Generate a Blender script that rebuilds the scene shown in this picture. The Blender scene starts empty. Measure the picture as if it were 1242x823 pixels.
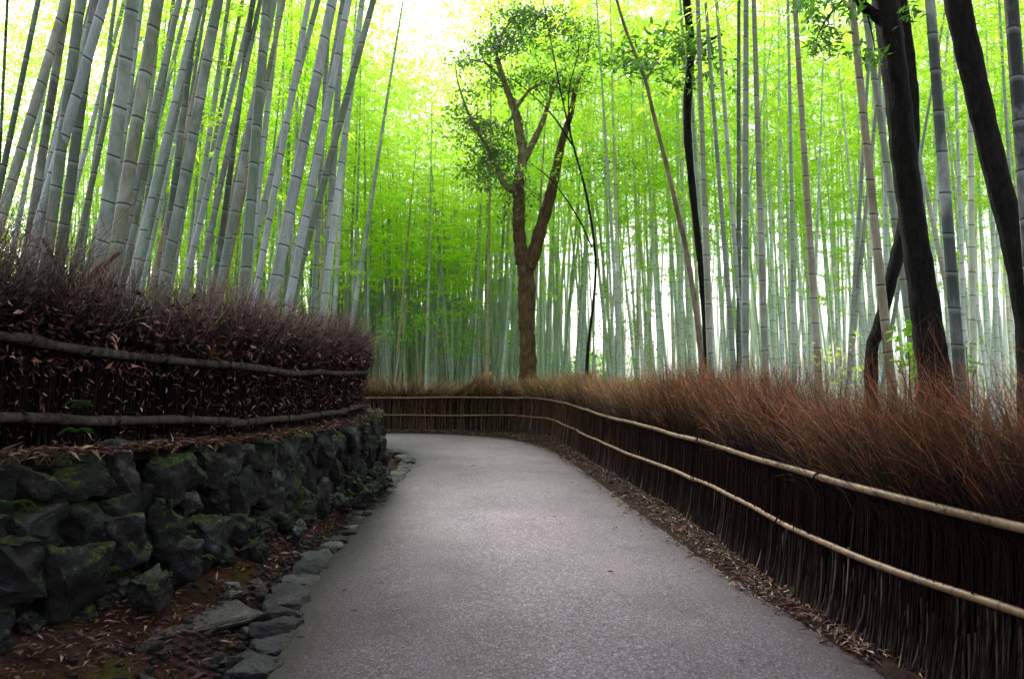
import bpy, bmesh, math, random
import numpy as np
from mathutils import Vector, Quaternion, noise, Matrix
random.seed(7)
rng = np.random.default_rng(11)
sc = bpy.context.scene
COL = sc.collection
F = 950.0; CX = 621.0; CY = 411.5; HOR = 456.0; EYE = 1.55
PITCH = math.atan((HOR - CY) / F)
cp, sp_ = math.cos(PITCH), math.sin(PITCH)

def at(px, py, Y):
    dx, dy, dz = (px - CX) / F, 1.0, (CY - py) / F
    y = dy * cp - dz * sp_; z = dy * sp_ + dz * cp
    k = Y / y
    return Vector((dx * k, Y, EYE + z * k))

def proj_px(p):
    x, y, z = p[0], p[1], p[2] - EYE
    yy = y * cp + z * sp_; zz = -y * sp_ + z * cp
    return CX + F * x / yy, CY - F * zz / yy

# ------------------------------------------------------------------ materials
class NT:
    def __init__(s, name):
        s.m = bpy.data.materials.new(name); s.m.use_nodes = True
        s.t = s.m.node_tree; s.t.nodes.clear()
        s.out = s.n('ShaderNodeOutputMaterial')
    def n(s, ty, **kw):
        nd = s.t.nodes.new(ty)
        for k, v in kw.items():
            if k.startswith('_'):
                nd.inputs[k[1:].replace('_', ' ')].default_value = v
            else: setattr(nd, k, v)
        return nd
    def l(s, a, b): s.t.links.new(a, b)
    def attr(s, name): return s.n('ShaderNodeAttribute', attribute_name=name).outputs['Fac']
    def ramp(s, fac, stops, interp='LINEAR'):
        r = s.n('ShaderNodeValToRGB'); r.color_ramp.interpolation = interp
        e = r.color_ramp.elements
        while len(e) < len(stops): e.new(0.5)
        for i, (p, c) in enumerate(stops):
            e[i].position = p; e[i].color = (c[0], c[1], c[2], 1) if hasattr(c, '__len__') else (c, c, c, 1)
        if fac is not None: s.l(fac, r.inputs[0])
        return r.outputs[0]
    def noise(s, scale, detail=4, rough=0.55, vec=None, dist=0.0):
        nd = s.n('ShaderNodeTexNoise'); nd.inputs['Scale'].default_value = scale
        nd.inputs['Detail'].default_value = detail; nd.inputs['Roughness'].default_value = rough
        nd.inputs['Distortion'].default_value = dist
        if vec is None: vec = s.pos()
        s.l(vec, nd.inputs['Vector']); return nd.outputs['Fac']
    def pos(s): return s.n('ShaderNodeNewGeometry').outputs['Position']
    def objc(s): return s.n('ShaderNodeTexCoord').outputs['Object']
    def math(s, op, a, b=None, c=None, clamp=False):
        nd = s.n('ShaderNodeMath', operation=op); nd.use_clamp = clamp
        for i, v in enumerate((a, b, c)):
            if v is None: continue
            if isinstance(v, (int, float)): nd.inputs[i].default_value = v
            else: s.l(v, nd.inputs[i])
        return nd.outputs[0]
    def mix(s, fac, a, b, mode='MIX'):
        nd = s.n('ShaderNodeMix', data_type='RGBA', blend_type=mode)
        for sock, v in ((nd.inputs[0], fac), (nd.inputs[6], a), (nd.inputs[7], b)):
            if isinstance(v, (int, float)): sock.default_value = v
            elif hasattr(v, '__len__'): sock.default_value = (v[0], v[1], v[2], 1)
            else: s.l(v, sock)
        return nd.outputs[2]
    def bump(s, h, strength=0.5, dist=0.02):
        nd = s.n('ShaderNodeBump'); nd.inputs['Strength'].default_value = strength
        nd.inputs['Distance'].default_value = dist; s.l(h, nd.inputs['Height']); return nd.outputs[0]
    def prin(s, col, rough=0.7, spec=0.3, normal=None):
        p = s.n('ShaderNodeBsdfPrincipled')
        if hasattr(col, '__len__'): p.inputs['Base Color'].default_value = (*col, 1)
        else: s.l(col, p.inputs['Base Color'])
        if isinstance(rough, (int, float)): p.inputs['Roughness'].default_value = rough
        else: s.l(rough, p.inputs['Roughness'])
        p.inputs['Specular IOR Level'].default_value = spec
        if normal is not None: s.l(normal, p.inputs['Normal'])
        return p.outputs[0]
    def done(s, sh): s.l(sh, s.out.inputs[0]); return s.m

def mapped(t, vec, scale):
    mp = t.n('ShaderNodeMapping'); mp.inputs['Scale'].default_value = scale
    t.l(vec, mp.inputs['Vector']); return mp.outputs[0]

M = {}
def mk_asphalt():
    t = NT('asphalt')
    a = t.noise(0.45, 3, 0.6); b = t.noise(74, 3, 0.85); c = t.noise(24, 3, 0.65)
    base = t.ramp(a, [(0.3, (0.090, 0.069, 0.095)), (0.7, (0.142, 0.110, 0.149))])
    sp = t.ramp(b, [(0.36, 0.3), (0.52, 0.8), (0.64, 3.0)])
    col = t.mix(1.0, base, sp, 'MULTIPLY')
    col = t.mix(0.45, col, t.ramp(c, [(0.35, 0.55), (0.7, 1.5)]), 'MULTIPLY')
    # small pale flecks
    v = t.n('ShaderNodeTexVoronoi'); v.inputs['Scale'].default_value = 46; v.inputs['Randomness'].default_value = 1
    t.l(t.pos(), v.inputs['Vector'])
    fl = t.math('LESS_THAN', v.outputs['Distance'], 0.13)
    sel = t.math('GREATER_THAN', t.math('FRACT', t.math('MULTIPLY', v.outputs['Color'], 7.3)), 0.7)
    col = t.mix(t.math('MULTIPLY', fl, sel), col, (0.3, 0.28, 0.27))
    nrm = t.bump(t.math('ADD', b, t.math('MULTIPLY', c, 0.5)), 0.6, 0.007)
    pt = t.noise(1.4, 5, 0.7, None, 0.8); st = t.noise(5.5, 4, 0.7, None, 1.0)
    col = t.mix(0.8, col, t.ramp(pt, [(0.36, 0.82), (0.5, 1.0), (0.66, 1.12)]), 'MULTIPLY')
    col = t.mix(0.6, col, t.ramp(st, [(0.34, 0.75), (0.44, 1.0), (0.7, 1.08)]), 'MULTIPLY')
    yy_ = t.n('ShaderNodeSeparateXYZ'); t.l(t.pos(), yy_.inputs[0])
    col = t.mix(1.0, col, t.ramp(t.math('DIVIDE', yy_.outputs[1], 16.0), [(0.2, 0.72), (0.6, 1.1), (1.0, 1.25)]), 'MULTIPLY')   # foreground dimming and far brightness painted into the colour
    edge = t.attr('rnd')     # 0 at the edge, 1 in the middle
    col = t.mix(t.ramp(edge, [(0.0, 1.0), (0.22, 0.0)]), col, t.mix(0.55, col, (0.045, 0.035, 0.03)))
    col = t.mix(1.0, col, t.ramp(edge, [(0.0, 0.45), (0.12, 0.75), (0.5, 1.15), (1.0, 1.45)]), 'MULTIPLY')  # bright centre streak and dim sides of the path, painted as albedo
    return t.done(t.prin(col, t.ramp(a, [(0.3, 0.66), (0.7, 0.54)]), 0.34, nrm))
M['asphalt'] = mk_asphalt()

def mk_soil(name, c1, c2, c3, sc1=3.0):
    t = NT(name)
    a = t.noise(sc1, 5, 0.65); b = t.noise(45, 4, 0.7)
    col = t.ramp(a, [(0.3, c1), (0.55, c2), (0.75, c3)])
    col = t.mix(0.7, col, t.ramp(b, [(0.3, 0.35), (0.7, 1.7)]), 'MULTIPLY')
    return t.done(t.prin(col, 0.95, 0.1, t.bump(b, 0.8, 0.03)))
M['soil'] = mk_soil('soil', (0.02, 0.013, 0.009), (0.05, 0.032, 0.022), (0.045, 0.055, 0.015))
M['floor'] = mk_soil('forest_floor', (0.03, 0.035, 0.012), (0.07, 0.09, 0.02), (0.12, 0.1, 0.05), 0.6)
M['litter_ground'] = mk_soil('litter_ground', (0.008, 0.005, 0.004), (0.022, 0.013, 0.009), (0.05, 0.028, 0.019), 9)

def mk_verge():
    t = NT('verge_soil'); a = t.noise(3.5, 5, 0.65); b = t.noise(50, 4, 0.7); c = t.noise(2.1, 4, 0.6)
    col = t.ramp(a, [(0.3, (0.02, 0.010, 0.007)), (0.55, (0.06, 0.028, 0.018)), (0.8, (0.10, 0.055, 0.038))])
    col = t.mix(0.8, col, t.ramp(b, [(0.3, 0.3), (0.7, 1.8)]), 'MULTIPLY')
    band = t.ramp(t.attr('vv'), [(0.4, 0.0), (0.62, 1.0), (0.95, 1.0), (1.0, 0.6)])
    mk = t.math('MULTIPLY', band, t.ramp(c, [(0.56, 0.0), (0.66, 0.8)]))
    col = t.mix(mk, col, t.ramp(b, [(0.3, (0.015, 0.02, 0.003)), (0.7, (0.10, 0.115, 0.015))]))
    return t.done(t.prin(col, 0.95, 0.1, t.bump(b, 1.0, 0.03)))
M['verge'] = mk_verge()
def mk_stone(name, c1, c2, moss=0.5, lich=0.3):
    t = NT(name)
    o = t.n('ShaderNodeObjectInfo')
    va = t.n('ShaderNodeVectorMath', operation='ADD'); t.l(t.pos(), va.inputs[0])
    vm = t.n('ShaderNodeVectorMath', operation='SCALE'); t.l(o.outputs['Location'], vm.inputs[0]); vm.inputs['Scale'].default_value = 3.1
    t.l(vm.outputs[0], va.inputs[1]); P = va.outputs[0]
    a = t.noise(5, 5, 0.6, P, 0.6); b = t.noise(34, 5, 0.7, P); c = t.noise(2.4, 4, 0.6, P)
    col = t.ramp(a, [(0.3, c1), (0.72, c2)])
    col = t.mix(0.6, col, t.ramp(b, [(0.3, 0.4), (0.72, 1.7)]), 'MULTIPLY')
    col = t.mix(1.0, col, t.ramp(o.outputs['Random'], [(0, 0.35), (0.65, 1.0), (0.85, 2.0), (1, 3.6)]), 'MULTIPLY')
    d = t.noise(90, 4, 0.75, P)
    col = t.mix(0.6, col, t.ramp(d, [(0.35, 0.45), (0.65, 1.7)]), 'MULTIPLY')
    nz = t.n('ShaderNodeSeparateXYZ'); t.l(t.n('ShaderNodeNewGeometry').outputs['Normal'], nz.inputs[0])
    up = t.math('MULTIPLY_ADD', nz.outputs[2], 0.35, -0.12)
    col = t.mix(1.0, col, t.ramp(nz.outputs[2], [(0.0, 0.5), (0.3, 1.0), (0.85, 4.5)]), 'MULTIPLY')  # painted light: up-facing sides brightened as if lit, undersides darkened
    li = t.ramp(t.noise(13, 4, 0.7, P), [(0.60, 0.0), (0.66, lich)])
    col = t.mix(li, col, t.mix(1.0, col, (3.0, 3.0, 3.1), 'MULTIPLY'))
    mk = t.math('ADD', t.math('ADD', c, up), t.math('MULTIPLY', b, 0.25))
    mf = t.ramp(mk, [(0.80 - moss * 0.25, 0.0), (0.90 - moss * 0.25, 0.9)])
    mcol = t.ramp(b, [(0.35, (0.004, 0.008, 0.001)), (0.55, (0.03, 0.055, 0.005)), (0.7, (0.16, 0.23, 0.02))])
    col = t.mix(mf, col, mcol)
    return t.done(t.prin(col, t.ramp(a, [(0.3, 0.45), (0.7, 0.75)]), 0.4, t.bump(t.math('ADD', b, t.math('ADD', t.math('MULTIPLY', a, 2.0), t.math('MULTIPLY', d, 0.5))), 1.0, 0.03)))
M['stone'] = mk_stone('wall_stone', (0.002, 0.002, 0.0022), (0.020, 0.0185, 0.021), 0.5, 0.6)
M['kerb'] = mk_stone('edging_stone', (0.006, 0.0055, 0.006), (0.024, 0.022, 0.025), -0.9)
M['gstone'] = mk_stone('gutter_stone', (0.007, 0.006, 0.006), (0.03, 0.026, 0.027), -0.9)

def mk_culm():
    t = NT('bamboo_culm')
    v = t.attr('vv'); f = t.math('FRACT', v)
    o = t.n('ShaderNodeObjectInfo')
    a = t.noise(3.2, 4, 0.6, mapped(t, t.pos(), (3, 3, 0.6))); b = t.noise(22, 4, 0.65, mapped(t, t.pos(), (4, 4, 0.5)))
    col = t.mix(1.0, o.outputs['Color'], t.ramp(a, [(0.3, (0.72, 0.8, 0.66)), (0.7, (1.15, 1.1, 1.22))]), 'MULTIPLY')
    col = t.mix(0.4, col, t.ramp(b, [(0.35, 0.55), (0.65, 1.35)]), 'MULTIPLY')
    vf = t.n('ShaderNodeTexWhiteNoise', noise_dimensions='1D'); t.l(t.math('FLOOR', v), vf.inputs['W'])
    col = t.mix(1.0, col, t.ramp(vf.outputs['Value'], [(0, 0.84), (1, 1.12)]), 'MULTIPLY')
    # weathering differs from stem to stem: yellower, greener, powdery
    hue = t.ramp(o.outputs['Random'], [(0.0, (1.12, 1.0, 0.78)), (0.25, (0.9, 1.02, 0.86)), (0.5, (0.98, 1.0, 1.05)), (0.8, (0.85, 0.95, 0.85)), (1.0, (1.05, 1.05, 1.12))])
    col = t.mix(0.8, col, hue, 'MULTIPLY')
    pw = t.noise(1.1, 5, 0.7, mapped(t, t.pos(), (1.6, 1.6, 0.8)), 0.5)
    col = t.mix(t.ramp(pw, [(0.5, 0.0), (0.7, 0.45)]), col, (0.6, 0.63, 0.64))
    sc_ = t.noise(16, 5, 0.75, t.pos(), 1.0)
    col = t.mix(t.ramp(sc_, [(0.60, 0.0), (0.68, 0.5)]), col, (0.07, 0.07, 0.06))
    # white bloom just below each joint, dark line at it
    bloom = t.ramp(f, [(0.84, 0.0), (0.93, 0.28), (0.965, 0.5), (0.975, 0.0)])
    col = t.mix(bloom, col, t.mix(0.6, t.mix(1.0, col, 1.7, 'MULTIPLY') if False else col, (0.62, 0.66, 0.64)))
    d1 = t.ramp(f, [(0.0, 0.92), (0.014, 0.78), (0.03, 0.0), (0.975, 0.0), (0.985, 0.78), (1.0, 0.92)])
    col = t.mix(d1, col, (0.012, 0.013, 0.012))
    return t.done(t.prin(col, 0.5, 0.3, t.bump(b, 0.15, 0.004)))
M['culm'] = mk_culm()

def mk_leaf(name, stops, tr_gain, tfac=0.6, gloss=0.0):
    t = NT(name)
    r = t.attr('rnd'); o = t.n('ShaderNodeObjectInfo')
    big = t.noise(0.35, 2, 0.5)
    k = t.math('ADD', t.math('MULTIPLY', r, 0.5), t.math('ADD', t.math('MULTIPLY', o.outputs['Random'], 0.2), t.math('MULTIPLY', big, 0.3)), clamp=True)
    col = t.ramp(k, stops)
    d = t.n('ShaderNodeBsdfDiffuse'); t.l(col, d.inputs[0])
    tr = t.n('ShaderNodeBsdfTranslucent'); t.l(t.mix(1.0, col, tr_gain, 'MULTIPLY'), tr.inputs[0])
    mx = t.n('ShaderNodeMixShader'); mx.inputs[0].default_value = tfac
    t.l(d.outputs[0], mx.inputs[1]); t.l(tr.outputs[0], mx.inputs[2])
    sh = mx.outputs[0]
    if gloss:
        g = t.n('ShaderNodeBsdfGlossy'); g.inputs['Roughness'].default_value = 0.35
        m2 = t.n('ShaderNodeMixShader'); m2.inputs[0].default_value = gloss
        t.l(sh, m2.inputs[1]); t.l(g.outputs[0], m2.inputs[2]); sh = m2.outputs[0]
    return t.done(sh)
M['bleaf'] = mk_leaf('bamboo_leaf', [(0.15, (0.38, 0.84, 0.03)), (0.5, (0.66, 0.98, 0.06)), (0.85, (0.86, 0.99, 0.22))], (1, 1, 1), 0.68)
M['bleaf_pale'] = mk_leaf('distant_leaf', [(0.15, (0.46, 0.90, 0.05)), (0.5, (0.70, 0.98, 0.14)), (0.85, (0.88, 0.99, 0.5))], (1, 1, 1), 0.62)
M['dleaf'] = mk_leaf('broad_leaf', [(0.15, (0.02, 0.05, 0.012)), (0.5, (0.045, 0.11, 0.02)), (0.85, (0.10, 0.24, 0.03))], (1.5, 1.7, 1.1), 0.35, 0.12)
M['mleaf'] = mk_leaf('bright_leaf', [(0.15, (0.07, 0.22, 0.012)), (0.5, (0.15, 0.42, 0.02)), (0.85, (0.3, 0.6, 0.04))], (1.2, 1.2, 1.0), 0.5, 0.04)
def mk_dry(name, stops):
    t = NT(name)
    col = t.ramp(t.attr('rnd'), stops)
    col = t.mix(0.4, col, t.ramp(t.noise(60, 2), [(0.3, 0.5), (0.7, 1.5)]), 'MULTIPLY')
    return t.done(t.prin(col, 0.65, 0.3))
M['dry'] = mk_dry('dry_leaf', [(0.0, (0.03, 0.014, 0.01)), (0.45, (0.10, 0.048, 0.032)), (0.8, (0.23, 0.13, 0.09)), (1.0, (0.42, 0.31, 0.24))])
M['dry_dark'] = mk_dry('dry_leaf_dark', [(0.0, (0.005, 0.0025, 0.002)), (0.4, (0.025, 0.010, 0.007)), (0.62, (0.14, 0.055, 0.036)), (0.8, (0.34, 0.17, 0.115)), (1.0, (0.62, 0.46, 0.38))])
def mk_twig(name, root, mid, tip, midf=None, tipf=None):
    t = NT(name)
    y = t.n('ShaderNodeSeparateXYZ'); t.l(t.pos(), y.inputs[0])
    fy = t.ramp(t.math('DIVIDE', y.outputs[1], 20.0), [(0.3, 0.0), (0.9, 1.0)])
    col = t.mix(fy, t.ramp(t.attr('vv'), [(0.0, root), (0.35, mid), (0.66, mid), (1.0, tip)]), t.ramp(t.attr('vv'), [(0.0, root), (0.3, midf or mid), (0.66, midf or mid), (1.0, tipf or tip)]))  # shade along the middle and highlights at the tips are painted in
    wn = t.n('ShaderNodeTexWhiteNoise', noise_dimensions='1D'); t.l(t.attr('rnd'), wn.inputs['W'])
    g_ = t.n('ShaderNodeRGBToBW'); t.l(col, g_.inputs[0])
    col = t.mix(t.ramp(wn.outputs['Value'], [(0.6, 0.0), (0.98, 0.5)]), col, t.mix(1.0, g_.outputs[0], (1.35, 1.12, 0.95), 'MULTIPLY'))
    col = t.mix(1.0, col, t.ramp(t.attr('rnd'), [(0.0, 0.2), (0.5, 0.8), (0.8, 1.8), (1.0, 3.2)]), 'MULTIPLY')
    return t.done(t.prin(col, 0.7, 0.2))
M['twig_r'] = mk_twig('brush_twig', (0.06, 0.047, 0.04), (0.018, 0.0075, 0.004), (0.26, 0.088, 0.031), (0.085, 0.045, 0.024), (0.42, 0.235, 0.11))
M['twig_l'] = mk_twig('grey_twig', (0.035, 0.026, 0.022), (0.012, 0.005, 0.003), (0.23, 0.15, 0.12))
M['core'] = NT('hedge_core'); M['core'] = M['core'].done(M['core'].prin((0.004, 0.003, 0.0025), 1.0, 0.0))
def mk_bark(name, c1, c2, bs=1.0, sc1=14):
    t = NT(name)
    a = t.noise(sc1, 5, 0.7, mapped(t, t.pos(), (1, 1, 0.25)), 0.4); b = t.noise(2.0, 4)
    col = t.ramp(a, [(0.32, c1), (0.68, c2)])
    col = t.mix(0.6, col, t.ramp(b, [(0.3, 0.55), (0.7, 1.4)]), 'MULTIPLY')
    return t.done(t.prin(col, 0.85, 0.15, t.bump(a, bs, 0.05)))
M['bark'] = mk_bark('tree_bark', (0.03, 0.018, 0.010), (0.16, 0.10, 0.06))
M['bark_pale'] = mk_bark('pale_bark', (0.11, 0.075, 0.06), (0.34, 0.26, 0.21))
M['bark_dark'] = mk_bark('dark_bark', (0.002, 0.002, 0.002), (0.020, 0.018, 0.017), 1.0, 26)
M['log'] = mk_bark('log_bark', (0.014, 0.010, 0.008), (0.10, 0.082, 0.072), 0.8, 20)
M['redwood'] = mk_bark('fallen_wood', (0.03, 0.012, 0.008), (0.13, 0.05, 0.035), 0.8, 20)
def mk_rail():
    t = NT('rail_bamboo')
    f = t.math('FRACT', t.attr('vv')); b = t.noise(9, 4, 0.6)
    col = t.ramp(b, [(0.3, (0.10, 0.062, 0.034)), (0.7, (0.25, 0.165, 0.095))])
    fine = t.noise(60, 3, 0.7)
    col = t.mix(0.5, col, t.ramp(fine, [(0.3, 0.5), (0.7, 1.4)]), 'MULTIPLY')
    col = t.mix(t.ramp(f, [(0.0, 0.8), (0.03, 0.8), (0.06, 0.0), (0.95, 0.0), (1.0, 0.8)]), col, (0.06, 0.04, 0.03))
    return t.done(t.prin(col, 0.5, 0.35))
M['rail'] = mk_rail()
M['tie'] = NT('tie_cord'); M['tie'] = M['tie'].done(M['tie'].prin((0.01, 0.009, 0.008), 0.8, 0.1))

# ------------------------------------------------------------------ geometry helpers
class Geo:
    def __init__(s): s.V = []; s.Q = []; s.R = []; s.W = []; s.I = []; s.n = 0
    def add(s, V, Q, rnd, vv, mi=0):
        V = np.asarray(V, dtype=np.float64).reshape(-1, 3); Q = np.asarray(Q, dtype=np.int64).reshape(-1, 4)
        s.V.append(V); s.Q.append(Q + s.n); s.n += len(V)
        s.R.append(np.broadcast_to(np.asarray(rnd, float), (len(V),)) if np.ndim(rnd) == 0 else np.asarray(rnd, float).ravel())
        s.W.append(np.broadcast_to(np.asarray(vv, float), (len(V),)) if np.ndim(vv) == 0 else np.asarray(vv, float).ravel())
        s.I.append(np.full(len(Q), mi, dtype=np.int32))
    def tubes(s, P, R, sides=3, rnd=0.5, vv=None, mi=0, cap=False):
        P = np.asarray(P, float); R = np.asarray(R, float)
        if P.ndim == 2: P = P[None]; R = R[None]
        N, K, _ = P.shape
        T = np.gradient(P, axis=1); T /= np.linalg.norm(T, axis=2, keepdims=True) + 1e-9
        ref = np.zeros((N, 1, 3)); mean = T.mean(axis=1); vert = np.abs(mean[:, 2]) > 0.8
        ref[vert, 0, 0] = 1.0; ref[~vert, 0, 2] = 1.0
        U = np.cross(T, np.broadcast_to(ref, T.shape)); U /= np.linalg.norm(U, axis=2, keepdims=True) + 1e-9
        W = np.cross(T, U)
        a = np.arange(sides) * 2 * np.pi / sides
        V = P[:, :, None, :] + R[:, :, None, None] * (np.cos(a)[None, None, :, None] * U[:, :, None, :] + np.sin(a)[None, None, :, None] * W[:, :, None, :])
        idx = np.arange(N * K * sides).reshape(N, K, sides)
        nx = np.roll(idx, -1, axis=2)
        Q = np.stack([idx[:, :-1], nx[:, :-1], nx[:, 1:], idx[:, 1:]], axis=-1)
        rr = np.broadcast_to(np.asarray(rnd, float).reshape(-1, 1, 1), (N, K, sides)) if np.ndim(rnd) else np.full((N, K, sides), float(rnd))
        if vv is None: v = np.broadcast_to(np.linspace(0, 1, K)[None, :, None], (N, K, sides))
        else:
            v = np.asarray(vv, float); v = v[None] if v.ndim == 1 else v
            v = np.broadcast_to(v[:, :, None], (N, K, sides))
        s.add(V, Q, rr, v, mi)
        if cap and N == 1:
            for k, r_ in ((0, 1), (K - 1, -1)):
                ring = V[0, k]; c = ring.mean(axis=0)
                vs = np.vstack([ring, c[None]]); qs = []
                for i in range(0, sides, 2):
                    q = [sides, i, (i + 1) % sides, (i + 2) % sides]
                    qs.append(q if r_ > 0 else q[::-1])
                s.add(vs, qs, float(np.mean(rr)), v[0, k, 0], mi)
    def leaves(s, C, D, L, Wd, rnd, mi=0, N_=None, fold=0.15):
        C = np.asarray(C, float); D = np.asarray(D, float); n = len(C)
        D = D / (np.linalg.norm(D, axis=1, keepdims=True) + 1e-9)
        if N_ is None: N_ = rng.normal(size=(n, 3))
        S = np.cross(D, N_); S /= np.linalg.norm(S, axis=1, keepdims=True) + 1e-9
        up = np.cross(S, D)
        L = np.broadcast_to(L, (n,))[:, None]; Wd = np.broadcast_to(Wd, (n,))[:, None]
        mid = C + D * L * 0.4
        V = np.stack([C, mid + S * Wd * 0.5 + up * Wd * fold, C + D * L - up * L * 0.12, mid - S * Wd * 0.5 + up * Wd * fold], axis=1)
        Q = np.arange(n * 4).reshape(n, 4)
        s.add(V, Q, np.repeat(np.broadcast_to(rnd, (n,)), 4), 0.5, mi)
    def build(s, name, mats, parent=None, smooth=True, loc=None):
        V = np.vstack(s.V); Q = np.vstack(s.Q)
        me = bpy.data.meshes.new(name)
        me.vertices.add(len(V)); me.vertices.foreach_set('co', V.ravel().astype(np.float32))
        me.loops.add(len(Q) * 4); me.loops.foreach_set('vertex_index', Q.ravel().astype(np.int32))
        me.polygons.add(len(Q)); me.polygons.foreach_set('loop_start', np.arange(0, len(Q) * 4, 4, dtype=np.int32))
        me.polygons.foreach_set('loop_total', np.full(len(Q), 4, dtype=np.int32))
        me.polygons.foreach_set('use_smooth', np.full(len(Q), smooth, dtype=bool))
        if not isinstance(mats, (list, tuple)): mats = [mats]
        for m in mats: me.materials.append(m)
        me.polygons.foreach_set('material_index', np.concatenate(s.I))
        a = me.attributes.new('rnd', 'FLOAT', 'POINT'); a.data.foreach_set('value', np.concatenate(s.R).astype(np.float32))
        a = me.attributes.new('vv', 'FLOAT', 'POINT'); a.data.foreach_set('value', np.concatenate(s.W).astype(np.float32))
        me.update(); me.validate()
        return link(bpy.data.objects.new(name, me), parent, loc)

def link(o, parent=None, loc=None):
    COL.objects.link(o)
    if parent is not None: o.parent = parent
    if loc is not None: o.location = loc
    return o
def tag(o, label=None, cat=None, group=None, kind=None):
    if label: o['label'] = label
    if cat: o['category'] = cat
    if group: o['group'] = group
    if kind: o['kind'] = kind
    return o
def empty(name, loc=(0, 0, 0)):
    return link(bpy.data.objects.new(name, None), None, loc)

def catmull(pts, n):
    P = np.array(pts, float)
    P = np.vstack([2 * P[0] - P[1], P, 2 * P[-1] - P[-2]])
    out = []
    segs = len(P) - 3
    for u in np.linspace(0, segs - 1e-6, n * 4):
        i = int(u); f = u - i
        a, b, c, d = P[i:i + 4]
        out.append(0.5 * ((2 * b) + (-a + c) * f + (2 * a - 5 * b + 4 * c - d) * f * f + (-a + 3 * b - 3 * c + d) * f ** 3))
    out = np.array(out)
    s = np.concatenate([[0], np.cumsum(np.linalg.norm(np.diff(out, axis=0), axis=1))])
    t = np.linspace(0, s[-1], n)
    return np.stack([np.interp(t, s, out[:, k]) for k in range(out.shape[1])], axis=1)
class Line:
    def __init__(s, pts, n=400):
        s.P = catmull(pts, n); s.s = np.concatenate([[0], np.cumsum(np.linalg.norm(np.diff(s.P, axis=0), axis=1))])
        s.len = s.s[-1]
    def p(s, t):
        t = np.asarray(t, float); return np.stack([np.interp(t, s.s, s.P[:, k]) for k in range(s.P.shape[1])], axis=-1)
    def tan(s, t):
        d = s.p(np.asarray(t) + 0.06) - s.p(np.asarray(t) - 0.06); return d / (np.linalg.norm(d, axis=-1, keepdims=True) + 1e-9)
    def s_at_y(s, y):
        i = int(np.argmax(s.P[:, 1] >= y)); return s.s[i]

def smooth01(t): t = np.clip(t, 0, 1); return t * t * (3 - 2 * t)
def gz(y): return 0.12 * smooth01((np.asarray(y, float) - 9) / 11.0)

PL = Line([(-1.0, -4), (-1.1, 1), (-1.25, 4), (-1.5, 6), (-1.6, 8), (-1.62, 10.2), (-1.66, 12), (-1.75, 14), (-2.3, 15.6), (-3.4, 16.5), (-5.2, 17), (-9, 16.9), (-16, 15)])
PR = Line([(2.2, -4), (2.1, 1), (1.93, 4), (1.7, 6), (1.55, 7.6), (1.35, 10.2), (1.0, 14), (0.5, 16.7), (-0.4, 18.5), (-1.8, 19.5), (-3.4, 19.8), (-9, 19.5), (-16, 17.6)])
FL = Line([(-3.1, -3), (-3.05, 1), (-2.98, 3), (-2.82, 4.4), (-2.56, 5.45), (-2.28, 6.3), (-2.1, 7.4), (-1.98, 8.8), (-1.95, 10.1), (-2.12, 11.1), (-2.7, 12.5), (-3.8, 13.8), (-6, 14.8), (-10, 15), (-16, 13.4)])
WL = Line([(-2.85, -3), (-2.82, 1), (-2.78, 3), (-2.62, 4.4), (-2.38, 5.45), (-2.12, 6.3), (-1.94, 7.4), (-1.83, 8.8), (-1.79, 10.2), (-1.92, 11.3), (-2.5, 12.8), (-3.7, 14.1), (-6, 15.15), (-10, 15.3), (-16, 13.8)])
FR = Line([(2.65, -3), (2.65, 1), (2.47, 2.8), (2.3, 3.52), (2.12, 4.33), (2.02, 5.5), (1.98, 7.8), (1.86, 9.9), (1.6, 12.4), (1.2, 16.5), (0.85, 19), (0.1, 20.4), (-1.4, 20.6), (-3.4, 20.6), (-6, 20.5), (-9, 20.1), (-15, 18.6)])

def bank_z(y): return np.interp(y, [2, 4.4, 5.45, 6.3, 7.4, 16], [1.13, 1.08, 1.04, 1.02, 1.0, 1.0])

def strip(A, B, cols, zf, name, mat, n=260, edge=False):
    """sheet between two lines; zf(t, x, y) gives the height"""
    sa = np.linspace(0, A.len, n); sb = np.linspace(0, B.len, n)
    a = A.P[np.linspace(0, len(A.P) - 1, n).astype(int)]; b = B.P[np.linspace(0, len(B.P) - 1, n).astype(int)]
    ts = np.linspace(0, 1, cols)
    xy = a[:, None, :] * (1 - ts[None, :, None]) + b[:, None, :] * ts[None, :, None]
    T = np.broadcast_to(ts[None, :], xy.shape[:2])
    z = zf(T, xy[..., 0], xy[..., 1])
    V = np.concatenate([xy, z[..., None]], axis=2)
    idx = np.arange(n * cols).reshape(n, cols)
    Q = np.stack([idx[:-1, :-1], idx[:-1, 1:], idx[1:, 1:], idx[1:, :-1]], axis=-1)
    g = Geo(); r = 1 - np.abs(T * 2 - 1)
    g.add(V, Q, r, T); o = g.build(name, mat)
    return tag(o, kind='structure')
def nz2(x, y, s=1.0, seed=0.0):
    return (np.sin(x * 3.1 * s + seed) * np.cos(y * 2.7 * s + 1.3 * seed) + 0.5 * np.sin(x * 7.3 * s + y * 5.1 * s + seed * 2) + 0.3 * np.sin(x * 15.1 * s - y * 13.7 * s + seed))

def resamp(A, B, n=400):
    """pair points of B with points of A by nearest"""
    return A
def pair_line(A, B):
    """make a Line-like object whose P pairs index by index with A (closest point on B)"""
    d = ((A.P[:, None, :] - B.P[None]) ** 2).sum(-1).argmin(1)
    d = np.maximum.accumulate(d)
    L = object.__new__(Line); P = B.P[d].copy()
    k = np.ones(9) / 9
    for c in range(2): P[4:-4, c] = np.convolve(P[:, c], k, 'valid')
    L.P = P; L.s = np.linspace(0, B.len, len(P)); L.len = B.len
    return L

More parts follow.
